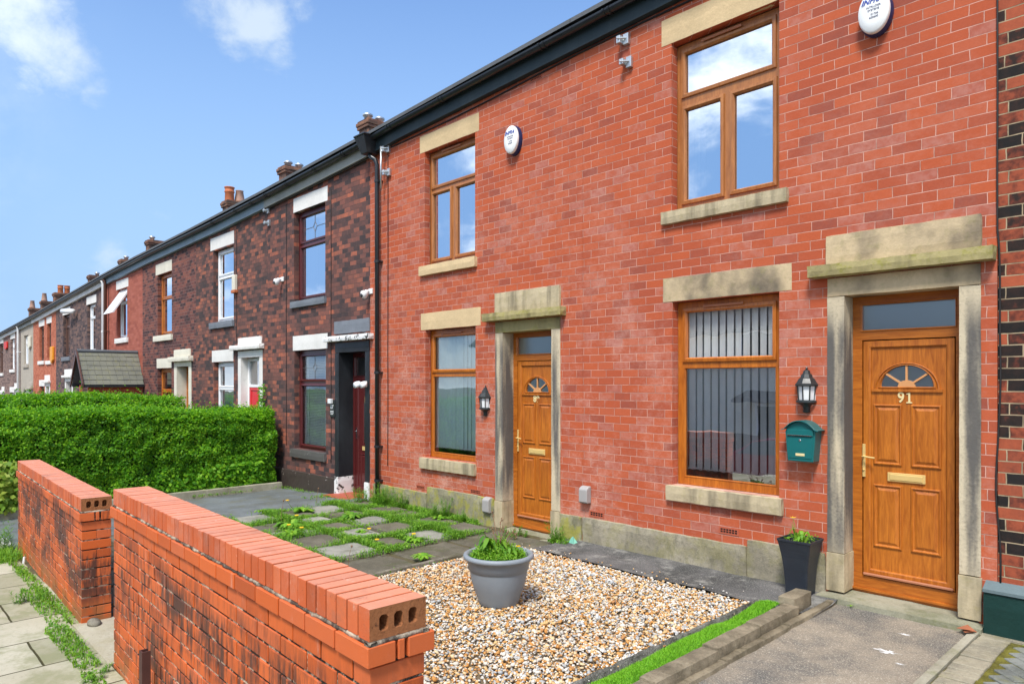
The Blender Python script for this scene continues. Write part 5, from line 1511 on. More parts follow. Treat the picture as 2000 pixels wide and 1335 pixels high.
# ------------------------------------------------------------------ garden walls, brick by brick
def garden_wall(origin, length, ztop, zbase, label, rot=-1.94, seed=1):
    t = thing('garden_wall', (origin[0], origin[1], 0), label, 'garden wall', 'orange brick garden walls by the pavement')
    t.rotation_euler.z = R(rot)
    rr = random.Random(seed)
    ox, oy = origin
    def mk(mb, name, mat, **kw):            # built in local coordinates: x runs to -length, y into the garden
        mb.v = [(p[0] + ox, p[1] + oy, p[2]) for p in mb.v]
        return mb.build(name, mat, t, **kw)
    zc = ztop - .1025
    D_ = .215
    # brick-on-edge coping
    cap = MB(); n = int(round((length) / .0747)); p = length / n
    for i in range(n):
        j = rr.uniform(-.0015, .0015)
        xa, xb = -(i + 1) * p + .0055, -i * p - .0055
        if i == 0: continue
        cap.hexa([(xa, j, zc + j), (xb, j, zc + j), (xb, D_ + j, zc), (xa, D_ + j, zc), (xa, j, ztop + j), (xb, j, ztop + j), (xb, D_ + j, ztop + j * .5), (xa, D_ + j, ztop + j * .5)])
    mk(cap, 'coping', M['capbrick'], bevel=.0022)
    # pierced end brick: three holes
    e = MB(); xa, xb = -p + .0055, 0.0
    e.quad((xa, 0, zc), (xb, 0, zc), (xb, 0, ztop), (xa, 0, ztop)); e.quad((xb, D_, zc), (xa, D_, zc), (xa, D_, ztop), (xb, D_, ztop))
    e.quad((xa, 0, ztop), (xb, 0, ztop), (xb, D_, ztop), (xa, D_, ztop)); e.quad((xa, 0, zc), (xa, D_, zc), (xb, D_, zc), (xb, 0, zc))
    ef = MB(); outer = [(0, zc), (D_, zc), (D_, ztop), (0, ztop)]
    holes = []
    for hy in (.052, .1075, .163):
        zc_ = (zc + ztop) / 2 - .001
        holes.append([(hy - .017, zc_ - .017), (hy - .011, zc_ - .025), (hy + .011, zc_ - .025), (hy + .017, zc_ - .017), (hy + .017, zc_ + .017), (hy + .009, zc_ + .027), (hy - .009, zc_ + .027), (hy - .017, zc_ + .017)])
    allp = outer + [q for h_ in holes for q in h_]
    tri = tessellate_polygon([[Vector((q[0], q[1], 0)) for q in outer]] + [[Vector((q[0], q[1], 0)) for q in h_] for h_ in holes])
    ef.add([(xb, q[0], q[1]) for q in allp], [tuple(q) for q in tri])
    hb = MB()
    for h_ in holes:
        hb.loops([[(xb, q[0], q[1]) for q in h_], [(xb - .055, q[0], q[1]) for q in h_]], cap=True)
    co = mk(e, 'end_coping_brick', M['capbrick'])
    mk(ef, 'pierced_face', M['brick_end']); mk(hb, 'hole_linings', M['brick_end'])
    # courses
    br = MB(); z = zc - .013; c = 0
    while z > zbase - .12:
        za, zb = z - .0642, z
        proud = .014 if c == 0 else -.004
        y0_, y1_ = -proud, D_ + proud + (.012 if c == 0 else 0)
        x_end = proud * 1.0
        L0 = -length - (proud if c == 0 else -.004)
        jj = .006
        # front and back leaves
        for (ya, yb) in ((y0_, y0_ + .1025), (y1_ - .1025, y1_)):
            x = x_end
            first = True
            while x > L0 + .02:
                if first:
                    w_ = (.1025 if c % 2 else .215) if c else .1025 + .112
                    first = False
                else:
                    w_ = .215
                xa = max(x - w_, L0)
                if x - xa > .03:
                    q = rr.uniform(-.0018, .0018)
                    br.box(xa, x, ya + (q if ya == y0_ else 0), yb + (q if ya != y0_ else 0), za + rr.uniform(-.0012, .0012), zb + rr.uniform(-.0012, .0012))
                x = xa - 2 * jj
        # end faces: header courses read as one long stretcher across the wall
        z -= .0752; c += 1
    mk(br, 'brickwork', M['wallbrick'], bevel=.0022)
    # closing bricks set across both ends
    en = MB(); z = zc - .013; c = 0
    while z > zbase - .12:
        za, zb = z - .0642, z
        proud = .014 if c == 0 else -.004
        y0_, y1_ = -proud, D_ + proud + (.012 if c == 0 else 0)
        if c % 2 == 1:
            for (xa, xb) in ((-.1025 + proud, proud + .0008), (-length - .0008 + .004, -length + .1025 + .004)):
                en.box(xa, xb, y0_ - .0008, y1_ + .0008, za - .0004, zb + .0004)
        elif c == 0:
            ym = (y0_ + .1025 + y1_ - .1025) / 2
            en.box(-.10, proud - .002, ym - .013, ym + .011, za, zb)
        z -= .0752; c += 1
    mk(en, 'end_bricks', M['wallbrick'], bevel=.0022)
    core = MB(); core.box(-length + .010, -.010, .0095, D_ - .0095, zbase - .12, zc - .006)
    mk(core, 'mortar', M['mortar_dark'])
    cc = MB(); cc.box(-length + .006, -p - .004, .008, D_ - .008, zc - .004, ztop - .006); mk(cc, 'coping_mortar', M['mortar_black'])
    # squeezed-out bed under the coping
    bd = MB(); nn = int(length / .022)
    for side in (0, 1):
        A = []
        for i in range(nn + 1):
            x = .012 - (length + .024) * i / nn
            o1 = .001 + .008 * mnoise.noise(Vector((x * 14, side, seed))) + .005 * mnoise.noise(Vector((x * 45, side, seed)))
            o2 = .005 * mnoise.noise(Vector((x * 22, side + 5, seed)))
            yy = (-.002 - o1) if side == 0 else (D_ + .002 + o1)
            yi = .02 if side == 0 else D_ - .02
            A.append([(x, yi, zc - .012), (x, yy, zc - .013), (x, yy + (.005 if side == 0 else -.005), zc - .001 + o2), (x, yi, zc + .001)])
        bd.loops([[P_ for P_ in a] for a in A], cap=False)
    for xe, sg in ((.0, 1), (-length, -1)):
        A = []
        for i in range(14):
            y_ = -.008 + (D_ + .02) * i / 13
            o1 = .008 + .008 * mnoise.noise(Vector((y_ * 20, 3, seed + sg)))
            A.append([(xe - sg * .02, y_, zc - .012), (xe + sg * o1, y_, zc - .013), (xe + sg * (o1 - .006), y_, zc - .001 + .004 * mnoise.noise(Vector((y_ * 30, 9, seed)))), (xe - sg * .02, y_, zc + .001)])
        bd.loops(A, cap=False)
    mk(bd, 'bedding_mortar', M['mortar_cap'], smooth=True)
    return t
garden_wall((-1.903, 1.203), 3.335, 1.230, .0, 'nearest orange brick garden wall whose pierced end brick shows three holes', seed=3)
garden_wall((-6.318, 1.362), 3.55, 1.029, -.15, 'further orange brick garden wall across the gate opening, with black staining', seed=8)
# stone slab between the walls
b = MB(); b.stone(-6.35, -5.28, 1.30, 2.5, -.06, .052, .005, .1, seed=5); tag(b.build('gateway_slab', conc_mat('pale_gateway_stone', (.50, .46, .36), (.38, .34, .24), (.56, .52, .43), speck=.3, moss=(.34, .30, .16), ma=.3)), 'pale worn stone slab in the gate opening between the two walls', 'paving slab')
b = MB(); b.lathe([(.085, 0), (.08, .025), (.05, .04), (.0, .045)], (-6.22, 1.43, .05), 14, sx=1.0, sy=.55); tag(b.build('loose_stone', M['edge'], smooth=True), 'flat grey loose stone at the foot of the further wall in the gate opening', 'stone')
# steel post by the near wall
b = MB(); b.prism([(-4.26, 1.20), (-4.205, 1.20), (-4.205, 1.245), (-4.213, 1.245), (-4.213, 1.208), (-4.252, 1.208), (-4.252, 1.245), (-4.26, 1.245)], 'z', -.1, .452)
tag(b.build('steel_post', M['steel_post']), 'short rusty brown steel channel post in front of the nearest wall', 'post')
b = MB(); b.tube([(-9.05, 1.40, -.12), (-9.05, 1.42, .07)], .011, 6); tag(b.build('white_stake', M['white_plastic']), 'thin white plastic stake standing in weeds at the far end of the further wall', 'stake')
# ------------------------------------------------------------------ pots
t = thing('plant_pot', (-4.46, 4.12, .05), 'big grey plastic plant pot full of weeds standing on the gravel', 'plant pot')
c = (-4.46, 4.12, .03)
b = MB()
b.lathe([(.165, 0), (.172, .012), (.186, .06), (.214, .13), (.238, .21), (.250, .285), (.252, .30), (.262, .305), (.264, .345), (.270, .352), (.274, .388), (.290, .392), (.304, .400), (.309, .414), (.304, .430), (.290, .438), (.272, .434), (.262, .420), (.250, .36), (.245, .30)], c, 56)
b.build('pot', M['pot_grey'], t, smooth=True)
b = MB(); b.lathe([(.255, .375), (.12, .395), (.0, .40)], c, 30); b.build('soil', M['soil'], t, smooth=True)
t2 = thing('planter', (-2.715, 6.175, .05), 'tall flared black square planter against the plinth left of door 91', 'planter')
b = MB()
def sq(h_, z, r=.02):
    o = []
    for (sx, sy) in ((-1, -1), (1, -1), (1, 1), (-1, 1)):
        for k in range(4):
            a = math.atan2(sy, sx) - math.pi / 4 + (math.pi / 2) * k / 3
            o.append((-2.715 + sx * (h_ - r) + r * math.cos(a), 6.165 + sy * (h_ - r) + r * math.sin(a), z))
    return o
b.loops([sq(.09, .048), sq(.097, .052), sq(.100, .15), sq(.108, .28), sq(.122, .40), sq(.140, .50), sq(.147, .535), sq(.152, .54), sq(.152, .556), sq(.144, .558), sq(.138, .50), sq(.13, .44)], cap=True)
b.build('planter_body', M['planter_black'], t2)
b = MB(); b.loops([sq(.136, .49), sq(.05, .50)], cap=True); b.build('soil', M['soil'], t2)

# ------------------------------------------------------------------ leaf clouds (numpy)
rng = np.random.default_rng(5)
def leaves(P, N, size, aspect=.55, jitter=.7, fold=.25):
    """P (n,3) positions, N (n,3) rough normals -> rhombic folded leaves as quads pairs"""
    n = len(P)
    d = N + rng.normal(0, jitter, (n, 3)); d /= np.linalg.norm(d, axis=1, keepdims=True) + 1e-9
    r = rng.normal(0, 1, (n, 3)); u = np.cross(d, r); u /= np.linalg.norm(u, axis=1, keepdims=True) + 1e-9
    v = np.cross(d, u)
    s = (size * rng.uniform(.6, 1.25, n))[:, None]
    A = P - u * s * .5; B = P + v * s * aspect * .5 + d * s * fold * .3; C = P + u * s * .5; D = P - v * s * aspect * .5 + d * s * fold * .3
    vs = np.stack([A, B, C, D], 1).reshape(-1, 3)
    fs = np.arange(4 * n).reshape(-1, 4)
    return vs, fs
def nz(P, f, seed=0):
    """cheap smooth pseudo noise from sums of sines"""
    x, y, z = P[:, 0] * f, P[:, 1] * f, P[:, 2] * f
    return (np.sin(x * 1.7 + 1.3 * np.sin(y * 1.1 + seed) + seed) + np.sin(y * 2.3 + 1.7 * np.sin(z * 1.9 + seed * 2)) + np.sin(z * 2.9 + 1.1 * np.sin(x * 2.1 + seed * 3))) / 3
def as_object(name, vs, fs, mat, parent=None, label=None, cat=None, kind=None, smooth=False):
    o = npmesh(name, vs, fs, mat, smooth)
    if parent is not None:
        o.parent = parent; o.location = -ORG[parent.name]
    elif kind is None:
        c_ = Vector(((vs[:, 0].min() + vs[:, 0].max()) / 2, (vs[:, 1].min() + vs[:, 1].max()) / 2, vs[:, 2].min()))
        o.data.transform(Matrix.Translation(-c_)); o.location = c_
    if label: o['label'] = label; o['category'] = cat
    if kind: o['kind'] = kind
    return o

# hedges: a clipped box with rounded shoulders, lumpy outside, dark inside
def hedge(x0, x1, y0, y1, z0, ztf, label, n, size, seed, faces='xt'):
    t = thing('hedge', ((x0 + x1) / 2, (y0 + y1) / 2, z0), label, 'hedge', 'clipped green hedges between the front gardens')
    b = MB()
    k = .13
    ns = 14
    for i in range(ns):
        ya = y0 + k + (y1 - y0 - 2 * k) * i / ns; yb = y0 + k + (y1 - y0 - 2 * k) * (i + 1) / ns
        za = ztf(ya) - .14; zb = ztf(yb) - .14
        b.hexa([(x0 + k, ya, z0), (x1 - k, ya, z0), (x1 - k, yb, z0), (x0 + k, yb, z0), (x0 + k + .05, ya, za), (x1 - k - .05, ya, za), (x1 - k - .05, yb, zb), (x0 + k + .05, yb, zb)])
    b.build('shade_core', M['hedge_core'], t)  # solid near-black block, painted shade behind the leaves
    L = y1 - y0; Wd = x1 - x0; Hh = ztf((y0 + y1) / 2) - z0
    # sample: +x face, top, the two ends
    areas = [('x', L * Hh), ('t', L * Wd), ('e', Wd * Hh * .8)]
    tot = sum(a for _, a in areas)
    VS = []; FS = []; off = 0
    for f, a in areas:
        m = int(n * a / tot)
        if f == 't': m = int(m * .9)
        y = rng.uniform(y0, y1, m); zt = np.array([ztf(q) for q in y]); depth = rng.exponential(.045, m)
        if f == 'x':
            z = z0 + (zt - z0) * rng.uniform(0, 1, m); x = np.full(m, x1); N = np.tile([1, 0, .45], (m, 1))
            # rounded shoulder
            sh = np.clip((z - (zt - .32)) / .32, 0, 1); x = x - .20 * sh ** 2; N[:, 2] += sh
            P = np.stack([x, y, z], 1)
        elif f == 't':
            x = rng.uniform(x0, x1, m); e = np.minimum(x - x0, x1 - x); sh = np.clip(1 - e / .30, 0, 1)
            P = np.stack([x, y, zt - .13 * sh ** 2], 1); N = np.tile([.1, 0, 1.0], (m, 1))
        else:
            x = rng.uniform(x0, x1, m); yy = np.where(rng.uniform(0, 1, m) < .5, y0, y1); zt = np.array([ztf(q) for q in yy]); z = z0 + (zt - z0) * rng.uniform(0, 1, m)
            P = np.stack([x, yy, z], 1); N = np.stack([np.zeros(m), np.where(yy == y0, -1, 1), np.full(m, .4)], 1)
        lump = np.array([mnoise.noise(Vector(q) * 2.2) * .10 + mnoise.noise(Vector(q) * 5.5) * .07 for q in P.tolist()])
        Nn = N / np.linalg.norm(N, axis=1, keepdims=True)
        P = P + Nn * (lump - depth)[:, None]
        # clumps with deep gaps
        keep = rng.uniform(0, 1, m) < np.clip(.80 + 1.3 * np.array([mnoise.noise(Vector(q) * 7.0 + Vector((seed, 0, 0))) for q in P.tolist()]), .2, 1)
        P = P[keep]; N = N[keep]
        vs, fs = leaves(P, N, size, .6, .75)
        VS.append(vs); FS.append(fs + off); off += len(vs)
    # a few shoots standing proud of the trim
    m = int(n * .035)
    y = rng.uniform(y0, y1, m); x = rng.uniform(x0 + .05, x1, m)
    P = np.stack([x, y, np.array([ztf(q) for q in y]) + rng.exponential(.035, m)], 1)
    vs, fs = leaves(P, np.tile([.3, 0, 1.0], (m, 1)), size, .5, 1.0); VS.append(vs); FS.append(fs + off)
    as_object('foliage', np.concatenate(VS), np.concatenate(FS), M['hedge'], parent=t)
    return t
hedge(-14.35, -13.08, .75, 6.15, -.15, lambda y: 1.40 + .10 * (5.0 - y) / 4 + .03 * math.sin(y * 2.2), 'near clipped hedge running from the pavement to the sooty house wall', 135000, .055, 1)
hedge(-18.75, -17.55, .6, 6.0, -.4, lambda y: 1.60 + .07 * (5.5 - y) / 4 + .03 * math.sin(y * 1.7 + 1), 'second clipped hedge behind the near one, below the plum brick house', 52000, .062, 6)
hedge(-17.6, -14.3, .75, 1.9, -.3, lambda y: 1.42, 'pavement side hedge joining the two clipped hedges', 26000, .06, 9)

# weeds --------------------------------------------------------------
def blades(P, h, w_, lean, n_=None, curl=.4):
    """grass blades: 2-segment tapered strips"""
    n = len(P); a = rng.uniform(0, 2 * np.pi, n)
    hh = (h * rng.uniform(.45, 1.15, n))[:, None]; d = np.stack([np.cos(a), np.sin(a), np.zeros(n)], 1); s = np.stack([-np.sin(a), np.cos(a), np.zeros(n)], 1)
    le = (lean * rng.uniform(.2, 1.2, n))[:, None]
    up = np.array([0, 0, 1.0])
    B0 = P - s * w_ * .5; B1 = P + s * w_ * .5
    mid = P + up * hh * .6 + d * le * hh * .45
    tip = P + up * hh * (1 - .25 * le) + d * le * hh * (1.0 + curl)
    M0 = mid - s * w_ * .35; M1 = mid + s * w_ * .35
    vs = np.stack([B0, B1, M1, M0, tip, tip + s * w_ * .05], 1).reshape(-1, 3)
    k = np.arange(n) * 6
    fs = np.concatenate([np.stack([k, k + 1, k + 2, k + 3], 1), np.stack([k + 3, k + 2, k + 5, k + 4], 1)])
    return vs, fs
def merge(parts):
    V_ = []; F_ = []; o = 0
    for v, f in parts: V_.append(v); F_.append(f + o); o += len(v)
    return np.concatenate(V_), np.concatenate(F_)
def feathery(cx, cy, cz, r, h, n):
    """horsetail-like tuft: upright stems each ringed with fine whorls"""
    parts = []
    ns = max(4, n // 26)
    a = rng.uniform(0, 2 * np.pi, ns); rr = r * np.sqrt(rng.uniform(0, 1, ns))
    for i in range(ns):
        bx, by = cx + rr[i] * math.cos(a[i]), cy + rr[i] * math.sin(a[i])
        hh = h * rng.uniform(.55, 1.1); lx, ly = rng.normal(0, .22, 2)
        m = 26; t_ = rng.uniform(.08, 1, m)
        P = np.stack([bx + lx * hh * t_, by + ly * hh * t_, cz + hh * t_], 1)
        ang = rng.uniform(0, 2 * np.pi, m); ln = .075 * (1.15 - t_) * h / .25 + .012
        d = np.stack([np.cos(ang), np.sin(ang), np.full(m, .55)], 1)
        s = np.cross(d, [0, 0, 1.0]); s /= np.linalg.norm(s, axis=1, keepdims=True)
        tip = P + d * ln[:, None]
        w_ = .0035
        vs = np.stack([P - s * w_, P + s * w_, tip + s * w_ * .3, tip - s * w_ * .3], 1).reshape(-1, 3)
        parts.append((vs, np.arange(4 * m).reshape(-1, 4)))
        st = np.array([[bx - .002, by, cz], [bx + .002, by, cz], [bx + lx * hh + .001, by + ly * hh, cz + hh], [bx + lx * hh - .001, by + ly * hh, cz + hh]])
        parts.append((st, np.array([[0, 1, 2, 3]])))
    return merge(parts)
def rosette(cx, cy, cz, r, n, lift=.35):
    """dandelion-like rosette of long toothed leaves"""
    V_ = []; F_ = []; o = 0
    for i in range(n):
        a = rng.uniform(0, 2 * np.pi); L = r * rng.uniform(.6, 1.1); w0 = L * .13
        dx, dy = math.cos(a), math.sin(a); k = 7; li = lift * rng.uniform(.5, 1.4)
        pts = []
        for j in range(k + 1):
            s_ = j / k; z = cz + L * li * math.sin(min(1, s_ * 1.15) * math.pi * .8) * .9
            ww = w0 * math.sin(math.pi * (.08 + .88 * s_)) * (1.25 if j % 2 else .72)
            x = cx + dx * L * s_; y = cy + dy * L * s_
            pts += [(x - dy * ww, y + dx * ww, z), (x + dy * ww, y - dx * ww, z)]
        V_.append(np.array(pts)); F_.append(np.array([[o + 2 * j, o + 2 * j + 1, o + 2 * j + 3, o + 2 * j + 2] for j in range(k)])); o += len(pts)
    return np.concatenate(V_), np.concatenate(F_)

# ground cover in the joints of the slabs: one uncountable mass
parts = []
def scatter_strip(x0, x1, y0, y1, n):
    return rng.uniform(x0, x1, n), rng.uniform(y0, y1, n)
gx_ = [-9.86, -9.17, -8.59, -8.04, -7.36, -6.76]
gy_ = [3.84, 4.46, 4.98, 5.55, 6.18]
segs = []
for xj in gx_:
    segs.append((xj - .09, xj + .09, 3.4, 6.25, 2600))
for yj in gy_:
    segs.append((-9.9, -6.75, yj - .08, yj + .08, 2600))
segs += [(-8.75, -8.3, 3.9, 4.5, 1100), (-9.3, -8.7, 3.5, 4.1, 1300), (-9.1, -8.55, 4.4, 5.0, 500), (-10.0, -9.7, 4.2, 5.9, 500), (-6.85, -6.62, 3.5, 5.6, 900), (-9.6, -8.9, 3.3, 3.9, 900), (-7.5, -7.2, 5.3, 5.8, 400), (-8.5, -7.9, 5.6, 6.2, 700), (-9.4, -8.7, 5.9, 6.25, 700)]
PX = []; PY = []
for (x0, x1, y0, y1, n) in segs:
    x, y = scatter_strip(x0, x1, y0, y1, n); P3 = np.stack([x, y, np.zeros(n)], 1)
    g = nz(P3, 2.6, 3) + .6 * nz(P3, 6.1, 8)
    thick = g > rng.uniform(-.6, .35, n)
    PX.append(x[thick]); PY.append(y[thick])
x = np.concatenate(PX); y = np.concatenate(PY)
P = np.stack([x, y, np.full(len(x), .02)], 1)
H = .045 + .085 * np.clip(nz(P, 2.2, 5) + .3, 0, 1)
parts.append(blades(P, H, .007, .7))
m = len(P)
L = P.copy(); L[:, 2] += H * rng.uniform(.1, .8, m); L[:, :2] += rng.normal(0, .015, (m, 2))
lv, lf = leaves(L, np.tile([0, 0, 1.0], (m, 1)), .026, .5, .6); lv, lf = lv, lf
w1_ = as_object('joint_weeds', *merge(parts), M['weed_dark'], kind='stuff'); w1_['label'] = 'low green weeds filling the joints between the garden slabs'
w2_ = as_object('joint_leaf_litter', lv, lf, M['weed'], kind='stuff'); w2_['label'] = 'small leafy ground cover in the slab joints'
# verge weeds: pavement edge, kerbs, plinth foot
parts = []; lp = []
for (x0, x1, y0, y1, n, h, z) in [(-5.25, -2.2, 1.12, 1.21, 700, .05, .03), (-9.9, -6.4, 1.28, 1.38, 800, .07, .0), (-7.8, -6.35, 1.18, 1.34, 320, .05, .02), (-6.35, -5.3, 1.12, 1.27, 450, .05, .04), (-10.1, -9.2, 1.15, 1.45, 900, .16, -.05),
                             (-9.85, -7.2, 6.18, 6.32, 1500, .10, .0), (-5.75, -5.45, 6.1, 6.3, 350, .06, .03), (-12.9, -10.2, 6.15, 6.3, 500, .06, -.12), (-11.2, -9.9, 5.7, 6.15, 700, .05, -.05), (-12.95, -12.8, 4.5, 6.1, 300, .05, -.1), (-1.42, -1.1, 3.6, 3.9, 60, .05, .05), (-2.5, -2.42, 3.8, 4.3, 60, .04, .03), (-6.0, -5.85, 2.5, 5.3, 120, .04, .03)]:
    x, y = scatter_strip(x0, x1, y0, y1, n); P = np.stack([x, y, np.full(n, z)], 1)
    k = (nz(P, 3.3, 12) + .25) > rng.uniform(-.5, .5, n); P = P[k]
    parts.append(blades(P, np.full(len(P), h), .007, .6))
    Q = P.copy(); Q[:, 2] += h * rng.uniform(0, .7, len(P)); lp.append(leaves(Q, np.tile([0, 0, 1.0], (len(P), 1)), .03, .55, .7))
o = as_object('verge_weeds', *merge(parts), M['weed'], kind='stuff'); o['label'] = 'weeds and grass along the wall feet and kerbs'
o = as_object('verge_leaves', *merge(lp), M['weed_dark'], kind='stuff'); o['label'] = 'small leaves among the verge weeds'

def plant(name, label, cat, mats_parts, base, group=None):
    t = thing(name, base, label, cat, group)
    for nm, (vs, fs), mt in mats_parts: as_object(nm, vs, fs, mt, parent=t)
    return t
# tall tufts against the plinth
for i, (x, y, r, h, n, lab) in enumerate([
    (-9.28, 6.12, .17, .34, 900, 'tall feathery green tuft against the mossy plinth right of the black downpipe'),
    (-8.95, 6.16, .13, .26, 500, 'feathery tuft at the plinth, second from the downpipe'),
    (-7.88, 6.14, .13, .28, 600, 'feathery tuft at the plinth under the number 89 ground floor window'),
    (-7.42, 6.17, .08, .17, 260, 'smallest feathery tuft at the plinth, left of the grey vent cover'),
    (-9.72, 5.95, .18, .26, 600, 'feathery tuft beside the foot of the black downpipe'),
    (-5.66, 6.2, .07, .28, 300, 'upright green tuft at the right foot of the number 89 door case'),
    (-6.25, 6.05, .16, .15, 400, 'low feathery weeds in front of the number 89 doorstep'),
    (-9.95, 1.33, .17, .30, 700, 'bright fern-like weed at the far end of the further garden wall'),
    (-5.15, 1.17, .10, .10, 260, 'low weed at the gate end of the nearest garden wall'),
    (-7.35, 1.22, .14, .13, 400, 'low bright weed midway along the foot of the further garden wall')]):
    plant('weed_tuft', lab, 'weed', [('foliage', feathery(x, y, .0, r, h, n), M['weed_dark'])], (x, y, .0), 'tufts of weeds')
# broad-leaved weeds with yellow heads
def dandelion(x, y, r, label, flowers=((0, 0, .14),), n=26, z=.03, mat='weed'):
    t = thing('dandelion', (x, y, z), label, 'weed', 'broad leaved weeds')
    as_object('leaves', *rosette(x, y, z, r * .85, n), M[mat], parent=t)
    for (fx, fy, fh) in flowers:
        s = MB(); s.tube([(x + fx * .3, y + fy * .3, z), (x + fx * .8, y + fy * .8, z + fh * .6), (x + fx, y + fy, z + fh)], .0028, 5); s.build('stem', M['weed'], t)
        f = MB(); f.lathe([(.004, 0), (.018, .004), (.027, .010), (.024, .015), (.010, .017), (.0, .017)], (x + fx, y + fy, z + fh), 12); f.build('flower_head', M['flower'], t)
    return t
dandelion(-8.62, 4.25, .26, 'biggest weed clump among the slabs with one yellow flower near the wall', ((.05, .06, .16),), 60)
dandelion(-8.2, 4.05, .22, 'leafy weed among the slabs with two small flowers', ((.12, .08, .10), (-.06, .0, .12)), 44)
dandelion(-8.62, 5.15, .24, 'round leafy rosette in the middle of the slabs', (), 60, mat='weed_dark')
dandelion(-7.02, 4.52, .15, 'weed with a yellow flower at the third slab corner from the pot', ((.0, .02, .06),), 30)
dandelion(-6.86, 4.98, .18, 'weed with an open yellow flower beside the step edge', ((-.04, .0, .08),), 34)
dandelion(-9.55, 4.9, .22, 'spiky weed at the edge of the blue grey driveway', ((.02, -.25, .20),), 34)
dandelion(-6.15, 4.55, .16, 'bright rosette growing on the low slab next to the gravel', (), 34)
dandelion(-10.0, 4.45, .14, 'thin upright weed alone near the driveway edge', (), 20)
dandelion(-7.75, 4.78, .12, 'small round leaf weed with a yellow flower in the middle joint', ((.10, .05, .05),), 30)
dandelion(-9.35, 6.0, .15, 'leafy weed in front of the downpipe foot', (), 24)
dandelion(-7.75, 6.02, .18, 'spreading leafy weed in front of the number 89 ground floor window', (), 26)
dandelion(-1.02, 6.12, .10, 'small green seedling at the foot of the dark green plinth', (), 7, z=.05)
dandelion(-1.13, 4.85, .12, 'small bright weed growing in the block paving joint', (), 14, z=.05)
dandelion(-2.28, 6.17, .045, 'tiny green shoot on the threshold of door 91', (), 5, z=.05)
# dry stalks
for i, (x, y, h, lab) in enumerate([(-9.0, 4.3, .34, 'dry pale stalk rising behind the nearest wall'), (-9.9, 5.3, .3, 'dry stalk at the driveway side of the slabs'), (-6.5, 3.85, .22, 'seed head stalk near the gravel corner')]):
    b = MB(); b.tube([(x, y, 0), (x + .02, y, h * .6), (x + .035, y + .02, h)], .0025, 4); b.lathe([(.002, -.01), (.012, .0), (.010, .012), (.0, .016)], (x + .035, y + .02, h), 8)
    tag(b.build('dry_stalk', M['stem']), lab, 'weed', 'dry stalks')
# what grows in the pots
def potweeds():
    n = 760
    a = rng.uniform(0, 2 * np.pi, n); rr = .24 * np.sqrt(rng.uniform(0, 1, n))
    P = np.stack([-4.46 + rr * np.cos(a), 4.12 + rr * np.sin(a), np.full(n, .42)], 1)
    h = .06 + .19 * np.exp(-(rr / .13) ** 2) * rng.uniform(.3, 1, n)
    Q = P.copy(); Q[:, 2] += h * rng.uniform(.1, 1, n)
    b1 = blades(P, h, .011, .55)
    l1 = leaves(np.repeat(Q, 3, 0) + rng.normal(0, .012, (n * 3, 3)), np.tile([0, 0, 1.0], (n * 3, 1)), .028, .5, .7)
    return merge([b1, l1])
tt = thing('pot_weeds', (-4.46, 4.12, .42), 'bright green weeds and dry stalks growing in the grey pot', 'plant')
as_object('leaves', *potweeds(), M['weed'], parent=tt)
as_object('rosette_leaves', *merge([rosette(-4.50, 4.10, .43, .18, 26, .9), rosette(-4.36, 4.16, .43, .13, 18, .9), rosette(-4.58, 4.15, .43, .13, 16, .8)]), M['weed_dark'], parent=tt)
b = MB()
for (dx, dy, h) in [(-.03, .05, .33), (.02, .02, .27), (-.10, .04, .38), (.08, .06, .26), (.13, .02, .24), (.0, .08, .22), (-.06, .0, .25), (.05, -.03, .2)]:
    b.tube([(-4.46 + dx * .3, 4.12 + dy * .3, .42), (-4.46 + dx * .7, 4.12 + dy * .7, .42 + h * .6), (-4.46 + dx * 1.4, 4.12 + dy * 1.4, .42 + h)], .003, 5)
    for k in range(5):
        b.lathe([(.001, -.006), (.008, .0), (.001, .008)], (-4.46 + dx * 1.4 + rnd.uniform(-.014, .014), 4.12 + dy * 1.4 + rnd.uniform(-.014, .014), .42 + h - k * .012), 6)
b.build('dry_stalks', M['stem'], tt)
f = MB(); f.lathe([(.004, 0), (.018, .004), (.022, .010), (.0, .014)], (-4.30, 4.20, .53), 10); f.build('flower_head', M['flower'], tt)
tt = thing('planter_flowers', (-2.715, 6.165, .50), 'small plant with one yellow flower in the black planter', 'plant')
n = 150; P = np.stack([-2.70 + rng.uniform(-.11, .11, n), 6.165 + rng.uniform(-.11, .11, n), .50 + rng.uniform(.03, .085, n)], 1)
as_object('leaves', *merge([leaves(P, np.tile([0, 0, 1.0], (n, 1)), .03, .5, .6), rosette(-2.70, 6.15, .50, .11, 14, 1.1)]), M['weed'], parent=tt)
b = MB()
for (dx, h, l) in [(-.035, .20, -.02), (-.02, .15, .01), (.03, .13, .03)]:
    b.add([(-2.70 + dx - .009, 6.14, .50), (-2.70 + dx + .009, 6.14, .50), (-2.70 + dx + l + .008, 6.13, .50 + h * .6), (-2.70 + dx + l * 1.8, 6.12, .50 + h), (-2.70 + dx + l - .008, 6.13, .50 + h * .6)], [(0, 1, 2, 3, 4)])
b.build('upright_leaf', M['weed'], tt)
b = MB(); b.tube([(-2.72, 6.15, .50), (-2.745, 6.13, .65), (-2.76, 6.12, .735)], .0022, 5); b.build('stem', M['weed'], tt)
b = MB()
for k in range(6):
    a = k * math.pi / 3
    b.add([(-2.76, 6.12, .735), (-2.76 + .018 * math.cos(a - .35), 6.12 + .018 * math.sin(a - .35), .742), (-2.76 + .034 * math.cos(a), 6.12 + .034 * math.sin(a), .746), (-2.76 + .018 * math.cos(a + .35), 6.12 + .018 * math.sin(a + .35), .742)], [(0, 1, 2, 3)])
b.build('petals', M['flower'], tt)

